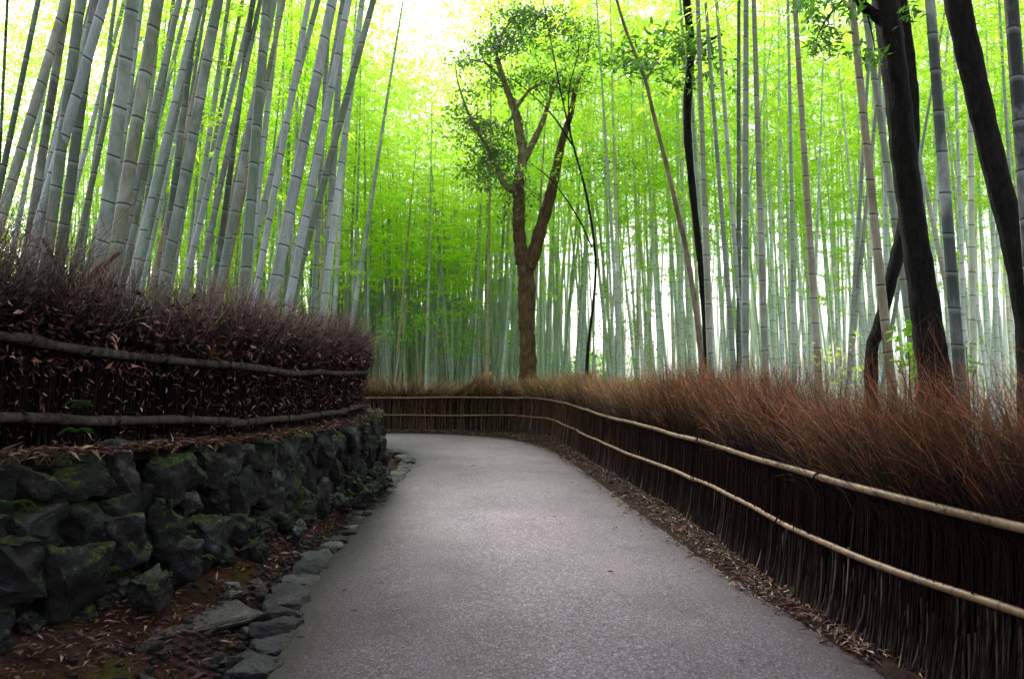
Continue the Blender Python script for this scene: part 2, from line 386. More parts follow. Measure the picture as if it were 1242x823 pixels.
# ------------------------------------------------------------------ setting
PLm = pair_line(PR, PL)
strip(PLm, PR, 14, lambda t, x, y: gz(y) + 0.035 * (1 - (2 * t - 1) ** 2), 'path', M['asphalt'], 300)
WLp = pair_line(PL, WL)
def gutter_z(t, x, y):
    prof = np.interp(t, [0, 0.06, 0.2, 0.38, 0.55, 0.8, 1.0], [-0.01, -0.05, -0.11, -0.08, 0.03, 0.16, 0.24])
    return prof + gz(y) + 0.02 * nz2(x, y, 2.0) * np.minimum(1, t * 6) * (1 - t * 0.3)
strip(PL, WLp, 26, gutter_z, 'verge', M['verge'], 380)
FRp = pair_line(PR, FR)
FRo = object.__new__(Line); 
tn = np.gradient(FRp.P, axis=0); tn /= np.linalg.norm(tn, axis=1, keepdims=True) + 1e-9
FRo.P = FRp.P + np.stack([tn[:, 1], -tn[:, 0]], axis=1) * 0.4; FRo.s = FRp.s; FRo.len = FRp.len
strip(PR, FRo, 12, lambda t, x, y: gz(y) + 0.004 + 0.03 * np.minimum(1, t * 3) + 0.008 * nz2(x, y, 3.0) * np.minimum(1, t * 5), 'verge', M['litter_ground'], 300)
# ground to the horizon
xs = np.concatenate([[-400, -200, -100, -60], np.linspace(-40, 40, 60), [60, 100, 200, 400]])
ys = np.concatenate([[-200, -60, -20], np.linspace(-6, 70, 60), [100, 180, 400]])
X, Y = np.meshgrid(xs, ys)
Zg = -0.14 + gz(Y) * 0.9 + 0.05 * nz2(X, Y, 0.15)* (np.abs(X) > 6)
idx = np.arange(X.size).reshape(X.shape)
g = Geo(); g.add(np.stack([X, Y, Zg], -1), np.stack([idx[:-1, :-1], idx[:-1, 1:], idx[1:, 1:], idx[1:, :-1]], -1), 0.5, 0.5)
tag(g.build('ground', M['floor']), kind='structure')
# bank behind the stone wall
n = len(WL.P); far = np.stack([np.full(n, -30.0), np.interp(np.linspace(0, 1, n), [0, 1], [-6, 13.0])], 1)
BK = object.__new__(Line); BK.P = far; BK.s = WL.s; BK.len = WL.len
WL2 = object.__new__(Line); WL2.P = WL.P * 0.0 + WL.P; WL2.s = WL.s; WL2.len = WL.len
tw = np.gradient(WL.P, axis=0); tw /= np.linalg.norm(tw, axis=1, keepdims=True); nL = np.stack([-tw[:, 1], tw[:, 0]], 1)
WL2.P = WL.P + nL * 0.05
tag(strip(WL2, BK, 40, lambda t, x, y: bank_z(y) - 0.05 * (t < 0.01) + 0.02 * nz2(x, y, 1.2) * np.minimum(1, t * 30) + 0.25 * t, 'bank', M['litter_ground'], 300), kind='structure')

def zground(x, y):
    """rough height of whatever the plant at x, y stands on"""
    d = ((FL.P - np.array([x, y])) ** 2).sum(1).argmin()
    t = FL.P[min(d + 1, len(FL.P) - 1)] - FL.P[max(d - 1, 0)]
    v = np.array([x, y]) - FL.P[d]
    left = t[0] * v[1] - t[1] * v[0] > 0
    return float(bank_z(y)) if left else float(gz(y)) - 0.1
def side_left(x, y): return zground(x, y) > 0.5
def dist(line, x, y): return float(np.sqrt(((line.P - np.array([x, y])) ** 2).sum(1).min()))
def beyond_right(x, y):
    d = ((FR.P - np.array([x, y])) ** 2).sum(1).argmin()
    t = FR.P[min(d + 1, len(FR.P) - 1)] - FR.P[max(d - 1, 0)]
    v = np.array([x, y]) - FR.P[d]
    return t[0] * v[1] - t[1] * v[0] < 0

# ------------------------------------------------------------------ stones
def rock_mesh(name, mat, size, seed, npts=16, bev=0.12, rough=0.03, squash=1.0, cuts=2):
    r = random.Random(seed)
    bm = bmesh.new()
    for i in range(npts):
        v = Vector((r.gauss(0, 1), r.gauss(0, 1), r.gauss(0, 1))).normalized()
        v = Vector([max(-0.82, min(0.82, c * 1.25)) for c in v])
        bm.verts.new((v.x * size[0] * 0.6, v.y * size[1] * 0.6, v.z * size[2] * 0.6))
    res = bmesh.ops.convex_hull(bm, input=list(bm.verts))
    bmesh.ops.delete(bm, geom=[e for e in res['geom_interior'] if isinstance(e, bmesh.types.BMVert)], context='VERTS')
    bmesh.ops.remove_doubles(bm, verts=list(bm.verts), dist=0.02)
    m = min(size)
    bmesh.ops.bevel(bm, geom=list(bm.edges), offset=m * bev, segments=2, profile=0.6, affect='EDGES', clamp_overlap=True)
    bmesh.ops.triangulate(bm, faces=list(bm.faces))
    for _ in range(cuts + 1):
        lg = [e for e in bm.edges if e.calc_length() > m * 0.13]
        if not lg: break
        bmesh.ops.subdivide_edges(bm, edges=lg, cuts=1, use_grid_fill=True); bmesh.ops.triangulate(bm, faces=list(bm.faces))
    for _ in range(1): bmesh.ops.smooth_vert(bm, verts=list(bm.verts), factor=0.5, use_axis_x=True, use_axis_y=True, use_axis_z=True)
    bm.normal_update()
    off = Vector((seed * 1.37 % 50, seed * 2.1 % 50, 0))
    for v in bm.verts:
        k = noise.fractal(v.co * (1.3 / m) + off, 0.7, 2.1, 5) * rough * 2.2 - abs(noise.noise(v.co * (2.2 / m) + off)) * rough * 1.6 + noise.noise(v.co * 28 + off) * rough * 0.3
        v.co += v.normal * k
    me = bpy.data.meshes.new(name); bm.to_mesh(me); bm.free()
    me.polygons.foreach_set('use_smooth', np.ones(len(me.polygons), bool))
    me.materials.append(mat); return me

wall = empty('stone_wall', (-2.2, 7.0, 0.1))
tag(wall, 'low dark wall of rough mossy stones holding up the bank left of the path', 'wall')
def wchild(me, name, loc, rot):
    o = bpy.data.objects.new(name, me); COL.objects.link(o); o.parent = wall
    o.location = Vector(loc) - wall.location; o.rotation_euler = rot; return o
# dark core behind the stones
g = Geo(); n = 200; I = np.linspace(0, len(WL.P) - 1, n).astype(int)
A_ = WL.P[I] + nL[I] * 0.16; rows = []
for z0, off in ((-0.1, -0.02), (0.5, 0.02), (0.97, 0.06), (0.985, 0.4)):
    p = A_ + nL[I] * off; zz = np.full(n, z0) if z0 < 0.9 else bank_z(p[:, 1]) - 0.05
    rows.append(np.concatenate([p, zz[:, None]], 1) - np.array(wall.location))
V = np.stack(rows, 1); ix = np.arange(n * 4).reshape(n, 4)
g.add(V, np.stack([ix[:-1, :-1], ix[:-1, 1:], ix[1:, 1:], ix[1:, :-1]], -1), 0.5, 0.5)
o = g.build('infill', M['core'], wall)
placed = []
def put_wall_stone(p, size, seed, lbl=None, tilt=0.25):
    s_ = WL.s_at_y(p[1]) if p[1] < 11 else 0
    d = ((WL.P - np.array([p[0], p[1]])) ** 2).sum(1).argmin(); t = tw[d]
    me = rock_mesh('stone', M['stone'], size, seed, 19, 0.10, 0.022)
    r = random.Random(seed + 5)
    o = wchild(me, 'stone', p, (r.uniform(-tilt, tilt), r.uniform(-tilt, tilt), math.atan2(t[1], t[0]) + r.uniform(-0.25, 0.25)))
    if lbl: o['label'] = lbl
    return o
hand = [((90, 696), 4.45, (0.42, 0.36, 0.42), 'big block with dull green moss'), ((204, 648), 5.25, (0.26, 0.26, 0.50), 'tall upright slab of purplish grey'), ((252, 655), 5.7, (0.38, 0.3, 0.38), None),
        ((222, 680), 5.2, (0.24, 0.24, 0.28), None), ((312, 640), 6.6, (0.42, 0.34, 0.27), None), ((184, 714), 4.75, (0.25, 0.24, 0.2), None), ((338, 590), 7.2, (0.30, 0.28, 0.52), None),
        ((400, 600), 8.6, (0.42, 0.34, 0.46), None), ((20, 690), 4.1, (0.4, 0.34, 0.34), None), ((155, 650), 4.9, (0.28, 0.26, 0.34), None), ((285, 640), 6.1, (0.3, 0.28, 0.24), None), ((365, 612), 7.7, (0.28, 0.26, 0.26), None)]
hz = []
for i, ((px, py), Yd, sz, lb) in enumerate(hand):
    p = at(px, py, Yd); put_wall_stone(p, sz, 100 + i * 7, lb, 0.2); hz.append((p, sz))
s_ = WL.s_at_y(1.5); seed = 300
for row, (zc, hgt, dep) in enumerate(((0.33, 0.38, 0.36), (0.62, 0.38, 0.34), (0.88, 0.36, 0.36))):
    s = WL.s_at_y(1.8) + row * 0.13
    while True:
        w = random.uniform(0.2, 0.5) * (1.0 if row else 1.1)
        s += w * 0.5
        p = WL.p(s)
        if p[1] > 14.5 or p[0] < -5.0: break
        d = ((WL.P - p) ** 2).sum(1).argmin(); bz = float(bank_z(p[1]))
        zz = zc * bz / 1.0 + random.uniform(-0.05, 0.05) + float(gz(p[1]))
        hh = hgt * random.uniform(0.85, 1.25)
        if row == 2: zz = bz - hh * 0.42 + 0.0 + random.uniform(-0.02, 0.035)
        q = p + nL[d] * (0.10 + random.uniform(-0.05, 0.07))
        seed += 3
        put_wall_stone((q[0], q[1], zz), (w * 1.04, dep, hh * random.uniform(0.8, 1.1)), seed)
        s += w * 0.46
# small chinking stones at the foot
for i in range(110):
    s = random.uniform(WL.s_at_y(3.0), WL.s_at_y(10.9)); p = WL.p(s); d = ((WL.P - p) ** 2).sum(1).argmin()
    q = p - nL[d] * random.uniform(-0.05, 0.14); sz = random.uniform(0.09, 0.2)
    put_wall_stone((q[0], q[1], 0.2 + random.uniform(-0.02, 0.12)), (sz * 1.3, sz, sz * 0.9), 900 + i)

# edging stones along the path's left side
ordn = ['first', 'second', 'third', 'fourth', 'fifth', 'sixth', 'seventh', 'eighth', 'ninth', 'tenth', 'eleventh', 'twelfth', 'thirteenth', 'fourteenth', 'fifteenth', 'sixteenth', 'seventeenth', 'eighteenth', 'nineteenth', 'twentieth',
        'twenty-first', 'twenty-second', 'twenty-third', 'twenty-fourth', 'twenty-fifth', 'twenty-sixth', 'twenty-seventh', 'twenty-eighth', 'twenty-ninth', 'thirtieth']
def ordw(i):
    if i < 30: return ordn[i]
    tens = {3: 'thirty', 4: 'forty', 5: 'fifty', 6: 'sixty'}[(i + 1) // 10]; u = (i + 1) % 10
    return tens + ('-' + ordn[u - 1] if u else 'th')[0:] if u else tens[:-1] + 'ieth'
s = PL.s_at_y(3.55); i = 0; tp = np.gradient(PL.P, axis=0); tp /= np.linalg.norm(tp, axis=1, keepdims=True)
while True:
    w = random.uniform(0.16, 0.34); s += w * 0.52
    p = PL.p(s)
    if p[1] > 15.55: break
    d = ((PL.P - p) ** 2).sum(1).argmin(); t = tp[d]; nn = np.array([-t[1], t[0]])
    sx = random.uniform(0.2, 0.34); hh = random.uniform(0.09, 0.15)
    q = p + nn * (sx * 0.36 - 0.02 + random.uniform(0, 0.03))
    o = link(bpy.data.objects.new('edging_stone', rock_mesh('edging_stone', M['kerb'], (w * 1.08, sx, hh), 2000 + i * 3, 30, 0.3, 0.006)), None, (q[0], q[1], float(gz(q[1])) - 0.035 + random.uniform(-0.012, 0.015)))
    o.rotation_euler = (random.uniform(-0.12, 0.12), random.uniform(-0.1, 0.1), math.atan2(t[1], t[0]) + random.uniform(-0.25, 0.25))
    tag(o, f"{'broad' if sx > 0.27 else 'narrow'} grey edging stone along the path's left edge, {ordw(i)} from the front", 'stone', 'grey stones edging the path')
    s += w * 0.52; i += 1
# flat slab and loose stones in the gutter
p = at(218, 742, 5.1); p.z = 0.02
p.x, p.y = -2.0, 4.95
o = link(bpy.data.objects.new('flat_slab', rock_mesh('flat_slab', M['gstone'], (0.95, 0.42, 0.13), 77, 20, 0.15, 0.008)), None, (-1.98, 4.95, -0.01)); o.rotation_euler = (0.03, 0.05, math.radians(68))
tag(o, 'long flat grey slab lying in the gutter below the stone wall', 'stone')
k = 0
for i in range(90):
    y = random.choice([random.uniform(3.6, 5.4), random.uniform(4.5, 7.2), random.uniform(7, 12)]); s = PL.s_at_y(y); a = PL.p(s); b = WLp.P[((PL.P - a) ** 2).sum(1).argmin()]
    t = random.uniform(0.2, 0.62); q = a * (1 - t) + b * t
    if abs(q[0] + 1.98) < 0.28 and abs(q[1] - 4.95) < 0.5: continue
    sz = random.uniform(0.05, 0.11) * (1.7 if random.random() < 0.22 else 1)
    z = float(gutter_z(np.array(t), q[0], q[1])) + sz * 0.2
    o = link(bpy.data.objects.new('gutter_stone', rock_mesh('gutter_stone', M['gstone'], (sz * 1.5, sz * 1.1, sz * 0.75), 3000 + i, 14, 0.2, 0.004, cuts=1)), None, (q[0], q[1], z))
    o.rotation_euler = (random.uniform(-.2, .2), random.uniform(-.2, .2), random.uniform(0, 3))
    zone = 'in front of the flat slab' if q[1] < 4.5 else 'beside the flat slab' if q[1] < 5.5 else 'farther up the gutter' if q[1] < 8 else 'at the gutter end by the wall corner'
    tag(o, f"{'fist sized' if sz < 0.11 else 'larger'} dark loose stone {zone}", 'stone', 'loose stones in the gutter ' + zone); k += 1

# ------------------------------------------------------------------ leaf litter
def scatter_leaves(name, C, L, Wd, mat, label, flat=0.25, parent=None):
    n = len(C); a = rng.uniform(0, 2 * np.pi, n)
    D = np.stack([np.cos(a), np.sin(a), rng.normal(0, flat, n)], 1)
    N_ = np.stack([rng.normal(0, 0.45, n), rng.normal(0, 0.45, n), np.ones(n)], 1)
    g = Geo(); r = rng.beta(1.6, 2.4, n); bright = rng.random(n) < 0.10; r = np.where(bright, rng.uniform(0.8, 1, n), r)
    k_ = rng.lognormal(-0.12, 0.38, n)
    g.leaves(C, D, L * k_, Wd * k_ ** 0.7, r, N_=N_, fold=0.12)
    o = g.build(name, mat, parent, smooth=False)
    return o
def on_strip(A, B, t, s_idx): return A.P[s_idx] * (1 - t)[:, None] + B.P[s_idx] * t[:, None]
# right strip
n = 11000; idx = np.searchsorted(PR.s, rng.uniform(PR.s_at_y(2.2), PR.s_at_y(19.3) + 3, n)); idx = np.clip(idx, 0, len(PR.P) - 1)
t = np.clip(rng.normal(0.45, 0.36, n), -0.22, 1.0)
q = on_strip(PR, FRp, t, idx)
kk = nz2(q[:, 0] * 1.4, q[:, 1] * 0.9, 1.0, 2.0) > -0.75; q = q[kk]; t = t[kk]; n = len(q)
C = np.column_stack([q, gz(q[:, 1]) + 0.028 + rng.uniform(0, 0.03, n) * (t > 0)])
o = scatter_leaves('leaf_litter', C, rng.uniform(0.03, 0.085, n), rng.uniform(0.008, 0.018, n), M['dry'], '')
tag(o, 'brown fallen bamboo leaves along the foot of the right fence', 'leaf litter', kind='stuff')
# bank top between fence and wall
n = 9000; idx = np.clip(np.searchsorted(WL.s, rng.uniform(WL.s_at_y(2), WL.s_at_y(11) + 1, n)), 0, len(WL.P) - 1)
t = rng.uniform(-0.2, 1.6, n); q = WL.P[idx] + nL[idx] * (t * 0.22)[:, None]
C = np.column_stack([q, bank_z(q[:, 1]) + 0.015 + rng.uniform(0, 0.04, n)])
o = scatter_leaves('leaf_litter', C, rng.uniform(0.04, 0.1, n), rng.uniform(0.01, 0.022, n), M['dry'], '', 0.35)
tag(o, 'reddish fallen leaves on the bank above the stone wall', 'leaf litter', kind='stuff')
# gutter
n = 14000; idx = np.clip(np.searchsorted(PL.s, rng.uniform(PL.s_at_y(2.5), PL.s_at_y(15.6) + 2.5, n)), 0, len(PL.P) - 1)
t = np.clip(rng.normal(0.68, 0.22, n), 0.1, 1.0); q = on_strip(PL, WLp, t, idx)
keep = nz2(q[:, 0] * 1.3, q[:, 1] * 1.1, 1.0, 4.0) > -0.45; q = q[keep]; t = t[keep]
C = np.column_stack([q, gutter_z(t, q[:, 0], q[:, 1]) + 0.012 + rng.uniform(0, 0.02, len(q))])
o = scatter_leaves('leaf_litter', C, rng.uniform(0.03, 0.08, len(q)), rng.uniform(0.009, 0.018, len(q)), M['dry'], '')
tag(o, 'brown leaf litter over soil between wall and edging stones', 'leaf litter', kind='stuff')
# stray leaves on the asphalt
n = 700; idx = np.clip(np.searchsorted(PR.s, rng.uniform(PR.s_at_y(2.5), PR.s_at_y(18), n)), 0, len(PR.P) - 1)
t = np.where(rng.random(n) < 0.7, np.where(rng.random(n) < 0.65, 1 - rng.exponential(0.06, n), rng.exponential(0.04, n)), rng.uniform(0, 1, n)); t = np.clip(t, 0, 1); q = on_strip(PLm, PR, t, idx)
C = np.column_stack([q, gz(q[:, 1]) + 0.035 * (1 - (2 * t - 1) ** 2) + 0.007])
o = scatter_leaves('leaf_litter', C, rng.uniform(0.02, 0.045, n), rng.uniform(0.006, 0.012, n), M['dry'], '', 0.05)
tag(o, 'few stray dry leaves lying on the asphalt path', 'leaf litter', kind='stuff')
# gravel in gutter
n = 2600; idx = np.clip(np.searchsorted(PL.s, rng.uniform(PL.s_at_y(3), PL.s_at_y(12), n)), 0, len(PL.P) - 1)
t = np.clip(rng.normal(0.36, 0.14, n), 0.12, 0.8); q = on_strip(PL, WLp, t, idx); zc = gutter_z(t, q[:, 0], q[:, 1])
bx = np.array([[-1, -1, -1], [1, -1, -1], [1, 1, -1], [-1, 1, -1], [-1, -1, 1], [1, -1, 1], [1, 1, 1], [-1, 1, 1]], float)
sz = rng.uniform(0.008, 0.022, n)[:, None, None] * rng.uniform(0.6, 1.4, (n, 8, 1)); a = rng.uniform(0, 3, n)
B = bx[None] * sz * np.array([1, .8, .6]); ca, sa = np.cos(a)[:, None], np.sin(a)[:, None]
B = np.stack([B[..., 0] * ca - B[..., 1] * sa, B[..., 0] * sa + B[..., 1] * ca, B[..., 2]], -1) + np.column_stack([q, zc + 0.008])[:, None, :]
fq = np.array([[0, 3, 2, 1], [4, 5, 6, 7], [0, 1, 5, 4], [1, 2, 6, 5], [2, 3, 7, 6], [3, 0, 4, 7]])
g = Geo(); g.add(B, (np.arange(n) * 8)[:, None, None] + fq[None], 0.5, 0.5)
tag(g.build('gravel', M['gstone'], smooth=True), 'small dark gravel along the bottom of the gutter', 'gravel', kind='stuff')

# ------------------------------------------------------------------ fences
def normals_at(line, s):
    t = line.tan(s); return np.stack([-t[..., 1], t[..., 0]], -1), t
def rail_part(line, s0, s1, zf, r0, mat, parent, off, sides=10, node=0.0, wob=0.012, name='rail', seed=0, cols=None):
    K = max(12, int((s1 - s0) / 0.06)); s = np.linspace(s0, s1, K)
    nn, tt = normals_at(line, s)
    w = np.sin(s * 2.3 + seed) * wob + np.sin(s * 5.1 + seed * 2) * wob * 0.5
    q = line.p(s) + nn * (off + w[:, None] * 0.6)
    z = zf(q[:, 1]) + np.sin(s * 1.7 + seed * 3) * wob * 1.3 + np.cos(s * 4.3 + seed) * wob * 0.4
    P = np.column_stack([q, z])
    if node:
        u = (s - s0) / node + seed * 0.37; f = u - np.floor(u)
        bulge = 1 + 0.10 * np.exp(-((np.minimum(f, 1 - f)) * node / 0.02) ** 2)
    else: u = s; bulge = 1 + 0.06 * np.sin(s * 11 + seed) + 0.04 * np.sin(s * 29 + seed)
    R = r0 * np.linspace(1.06, 0.92, K) * bulge
    g = Geo(); P2 = P - np.array(parent.location); g.tubes(P2, R, sides, 0.5, u, cap=True)
    return g.build(name, mat, parent)
def tie_part(line, s, z, r, parent, off):
    nn, tt = normals_at(line, np.array([s])); q = line.p(np.array([s]))[0] + nn[0] * off
    a = np.linspace(0, 2 * np.pi, 13); g = Geo()
    for k in (-0.006, 0.006):
        t3 = np.array([tt[0][0], tt[0][1], 0]); n3 = np.array([nn[0][0], nn[0][1], 0])
        P = np.array([q[0], q[1], z]) + t3 * k + np.cos(a)[:, None] * n3 * (r + 0.004) + np.sin(a)[:, None] * np.array([0, 0, r + 0.004])
        g.tubes(P - np.array(parent.location), np.full(13, 0.0045), 5, 0.5)
    g.build('tie', M['tie'], parent)

# --- right fence
fr = empty('brushwood_fence', (2.1, 8.2, 0.0))
tag(fr, 'brown brushwood fence with two pale bamboo rails curving along the right of the path', 'fence')
zt = lambda y: gz(y) + np.interp(y, [8, 14], [0.885, 0.87]); zl = lambda y: gz(y) + np.interp(y, [4, 8, 13], [0.485, 0.465, 0.41])
OFF = 0.03
cuts_t = [FR.s_at_y(0.5), FR.s_at_y(8.15), FR.s_at_y(14.5), FR.s_at_y(20.3) , FR.s_at_y(20.3) + 5.0, FR.len - 0.5]
cuts_l = [FR.s_at_y(0.5), FR.s_at_y(8.35), FR.s_at_y(15.2), FR.s_at_y(20.3) + 0.1, FR.s_at_y(20.3) + 4.4, FR.len - 0.5]
for k in range(5):
    rail_part(FR, cuts_t[k] - 0.05, cuts_t[k + 1] + 0.05, zt, 0.0235, M['rail'], fr, OFF + (0.012 if k % 2 else -0.01), 10, 0.27, 0.006, seed=k)
    rail_part(FR, cuts_l[k] - 0.05, cuts_l[k + 1] + 0.05, zl, 0.021, M['rail'], fr, OFF + (0.012 if k % 2 else -0.01), 10, 0.27, 0.006, seed=k + 3)
for s in (FR.s_at_y(8.15), FR.s_at_y(14.5), FR.s_at_y(5.1)): tie_part(FR, s, float(zt(FR.p(s)[1])), 0.026, fr, OFF)
for s in (FR.s_at_y(8.35), FR.s_at_y(15.2), FR.s_at_y(5.8)): tie_part(FR, s, float(zl(FR.p(s)[1])), 0.024, fr, OFF)

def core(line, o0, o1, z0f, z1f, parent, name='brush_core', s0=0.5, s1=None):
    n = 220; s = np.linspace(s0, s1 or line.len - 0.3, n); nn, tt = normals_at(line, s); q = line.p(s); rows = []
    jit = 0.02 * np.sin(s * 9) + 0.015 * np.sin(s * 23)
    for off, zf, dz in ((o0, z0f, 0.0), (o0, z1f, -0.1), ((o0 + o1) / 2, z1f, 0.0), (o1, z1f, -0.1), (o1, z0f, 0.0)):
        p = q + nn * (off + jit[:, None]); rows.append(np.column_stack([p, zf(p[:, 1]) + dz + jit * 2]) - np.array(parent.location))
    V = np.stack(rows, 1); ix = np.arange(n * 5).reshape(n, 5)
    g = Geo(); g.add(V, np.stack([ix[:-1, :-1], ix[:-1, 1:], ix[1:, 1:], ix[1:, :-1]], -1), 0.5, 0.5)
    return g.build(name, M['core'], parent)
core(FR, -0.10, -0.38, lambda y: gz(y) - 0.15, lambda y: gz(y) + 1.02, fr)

def brush(line, N, s_lo, s_hi, zbase, hfun, railh, off_lo, off_hi, parent, mat, name, lean_t, lean_n, r_base, sub=3, dens_near=True, side=-1, splay=0.5, foot=0.0, spow=1.7):
    # more twigs near the camera
    u = rng.random(N)
    s = s_lo + (s_hi - s_lo) * (u ** spow if dens_near else u)
    nn, tt = normals_at(line, s); q0 = line.p(s)
    dcam = np.maximum(2.5, np.linalg.norm(q0, axis=1))
    off = side * (off_lo + (off_hi - off_lo) * rng.random(N) ** 1.3)
    H = hfun(s, q0) * rng.uniform(0.72, 1.08, N)
    K = 7; f = np.linspace(0, 1, K)
    lt = lean_t(s) + rng.normal(0, splay * 0.30, N); ln = lean_n + rng.normal(0, splay * 0.25, N)
    T3 = np.column_stack([tt, np.zeros(N)]); N3 = np.column_stack([nn, np.zeros(N)])
    base = np.column_stack([q0 + nn * off[:, None], zbase(q0[:, 1])])
    hh = H[:, None] * f[None]
    bend = np.maximum(0, hh - railh) ; bend = bend ** 1.25
    jt = rng.normal(0, 0.06, N)[:, None] * (1 - f[None]) * foot + rng.normal(0, 0.01, (N, K))
    P = base[:, None, :] + T3[:, None, :] * (lt[:, None] * bend + jt)[..., None] + N3[:, None, :] * (ln[:, None] * bend + (foot * 0.10 * (1 - f[None]) ** 3))[..., None]
    P[..., 2] += hh - 0.25 * bend * np.abs(lt[:, None])
    rr = (r_base * np.sqrt(dcam / 4.0))[:, None] * np.linspace(1.0, 0.28, K)[None] * rng.uniform(0.6, 1.3, N)[:, None]
    loc = np.array(parent.location)
    rnd = rng.beta(1.7, 2.2, N)
    gs = Geo()
    vv = np.clip(np.where(hh < railh * 0.45, 0.0 + hh / (railh * 0.45) * 0.5, 0.5 + 0.5 * np.clip((hh - railh * 0.9) / (H[:, None] - railh * 0.9 + 1e-6), 0, 1) ** 1.5), 0, 1)
    gs.tubes(P - loc, rr, 3, rnd, vv)
    # side twigs
    for k in range(sub):
        a = rng.uniform(0.55, 0.93, N); i0 = np.minimum((a * (K - 1)).astype(int), K - 2); fr_ = a * (K - 1) - i0
        B0 = P[np.arange(N), i0] * (1 - fr_)[:, None] + P[np.arange(N), i0 + 1] * fr_[:, None]
        D = P[np.arange(N), i0 + 1] - P[np.arange(N), i0]; D /= np.linalg.norm(D, axis=1, keepdims=True) + 1e-9
        D = D + rng.normal(0, splay * 0.8, (N, 3)) * np.array([1, 1, 0.5]); D[:, 2] = np.abs(D[:, 2]) * 0.8 + 0.25; D /= np.linalg.norm(D, axis=1, keepdims=True)
        L = rng.uniform(0.10, 0.32, N); ff = np.linspace(0, 1, 4)
        cur = rng.normal(0, 0.18, (N, 3)); P2 = B0[:, None] + D[:, None] * (L[:, None] * ff[None])[..., None] + cur[:, None] * ((L[:, None] * ff[None] ** 2))[..., None]
        r2 = (r_base * 0.42 * np.sqrt(dcam / 4.0))[:, None] * np.linspace(1, 0.35, 4)[None] * np.ones((N, 1))
        v2 = np.clip(0.5 + 0.5 * (a[:, None] - 0.62) / 0.3 + 0.12 * ff[None], 0.5, 1)
        gs.tubes(P2 - loc, r2, 3, np.clip(rnd + rng.normal(0, 0.1, N), 0, 1), v2)
    return gs.build(name, mat, parent)
def hR(s, q): return np.interp(q[:, 1], [2, 4, 6, 9, 14, 21], [1.50, 1.54, 1.62, 1.62, 1.55, 1.48]) + 0.06 * np.sin(s * 2.1) + 0.05 * np.sin(s * 5.3) + 0.05 * np.sin(s * 11.9)
sA = FR.s_at_y(1.6); sC = FR.s_at_y(20.2)
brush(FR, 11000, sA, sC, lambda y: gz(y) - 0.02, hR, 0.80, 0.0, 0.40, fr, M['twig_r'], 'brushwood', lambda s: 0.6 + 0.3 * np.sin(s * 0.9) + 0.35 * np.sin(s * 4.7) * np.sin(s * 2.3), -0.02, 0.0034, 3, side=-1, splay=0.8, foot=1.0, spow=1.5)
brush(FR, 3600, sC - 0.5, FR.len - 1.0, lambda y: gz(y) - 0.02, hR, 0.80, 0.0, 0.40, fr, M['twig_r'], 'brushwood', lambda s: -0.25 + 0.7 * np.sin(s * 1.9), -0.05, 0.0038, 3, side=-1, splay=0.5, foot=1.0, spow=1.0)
brush(FR, 1500, FR.s_at_y(2.2), FR.s_at_y(9.5), lambda y: gz(y) + 0.5, lambda s, q: 1.25 + 0.1 * np.sin(s * 3.7), 0.35, 0.05, 0.45, fr, M['twig_r'], 'loose_twigs', lambda s: 0.45 + 0.3 * np.sin(s * 3.1), 0.0, 0.0022, 2, side=-1, splay=1.0, foot=0.0, spow=1.2)
# thick cut feet of the brushwood in front
n = 1500; s = sA + (sC - sA) * rng.random(n) ** 1.5; nn, tt = normals_at(FR, s); q = FR.p(s) + nn * rng.uniform(-0.03, 0.02, n)[:, None]
K = 5; f = np.linspace(0, 1, K); fo = rng.uniform(0.03, 0.09, n); sl = rng.normal(0.02, 0.04, n)
P = np.zeros((n, K, 3)); z0 = gz(q[:, 1]) + 0.02; Hh = rng.uniform(0.12, 0.5, n)
for k in range(K):
    w = (1 - f[k]) ** 2.2
    P[:, k, :2] = q + nn * (fo * w)[:, None] - tt * (sl * w)[:, None]; P[:, k, 2] = z0 + Hh * f[k]
g = Geo(); g.tubes(P - np.array(fr.location), np.full((n, K), 0.0062) * rng.uniform(0.6, 1.2, n)[:, None], 4, rng.uniform(0.3, 1, n), np.zeros((n, K)))
g.build('stem_feet', M['twig_r'], fr)

# --- left fence
fl = empty('brushwood_fence', (-2.3, 6.3, 1.02))
tag(fl, 'dark brushwood fence with two grey log rails on top of the stone wall', 'fence')
zT = lambda y: np.interp(y, [2, 4.4, 5.45, 6.2, 7.4, 10], [1.86, 1.76, 1.685, 1.64, 1.59, 1.60]); zL = lambda y: np.interp(y, [2, 4.4, 5.45, 6.2, 7.4, 10], [1.40, 1.31, 1.235, 1.19, 1.145, 1.16])
sT = [0.5, FL.s_at_y(4.45), FL.s_at_y(6.1), FL.s_at_y(8.0), FL.s_at_y(11.0) + 0.4, FL.len - 1]; sLo = [0.5, FL.s_at_y(4.9), FL.s_at_y(6.25), FL.s_at_y(8.9), FL.s_at_y(11) + 0.8, FL.len - 1]
for k in range(5):
    rail_part(FL, sT[k] - 0.05, sT[k + 1] + 0.06, zT, 0.032 - 0.002 * k, M['log'], fl, -0.06 + (0.015 if k % 2 else 0), 12, 0, 0.010, seed=k)
    rail_part(FL, sLo[k] - 0.05, sLo[k + 1] + 0.06, zL, 0.033 - 0.002 * k, M['log'], fl, -0.06 + (0.015 if k % 2 else 0), 12, 0, 0.010, seed=k + 5)
for y in (4.1, 4.9, 5.5, 6.2, 6.9, 7.7, 8.8, 9.8):
    tie_part(FL, FL.s_at_y(y), float(zT(y)), 0.034, fl, -0.06); tie_part(FL, FL.s_at_y(y) + 0.25, float(zL(y)), 0.035, fl, -0.06)
core(FL, 0.09, 0.45, lambda y: bank_z(y) - 0.02, lambda y: bank_z(y) + 0.98, fl, s0=0.5, s1=FL.len - 1)
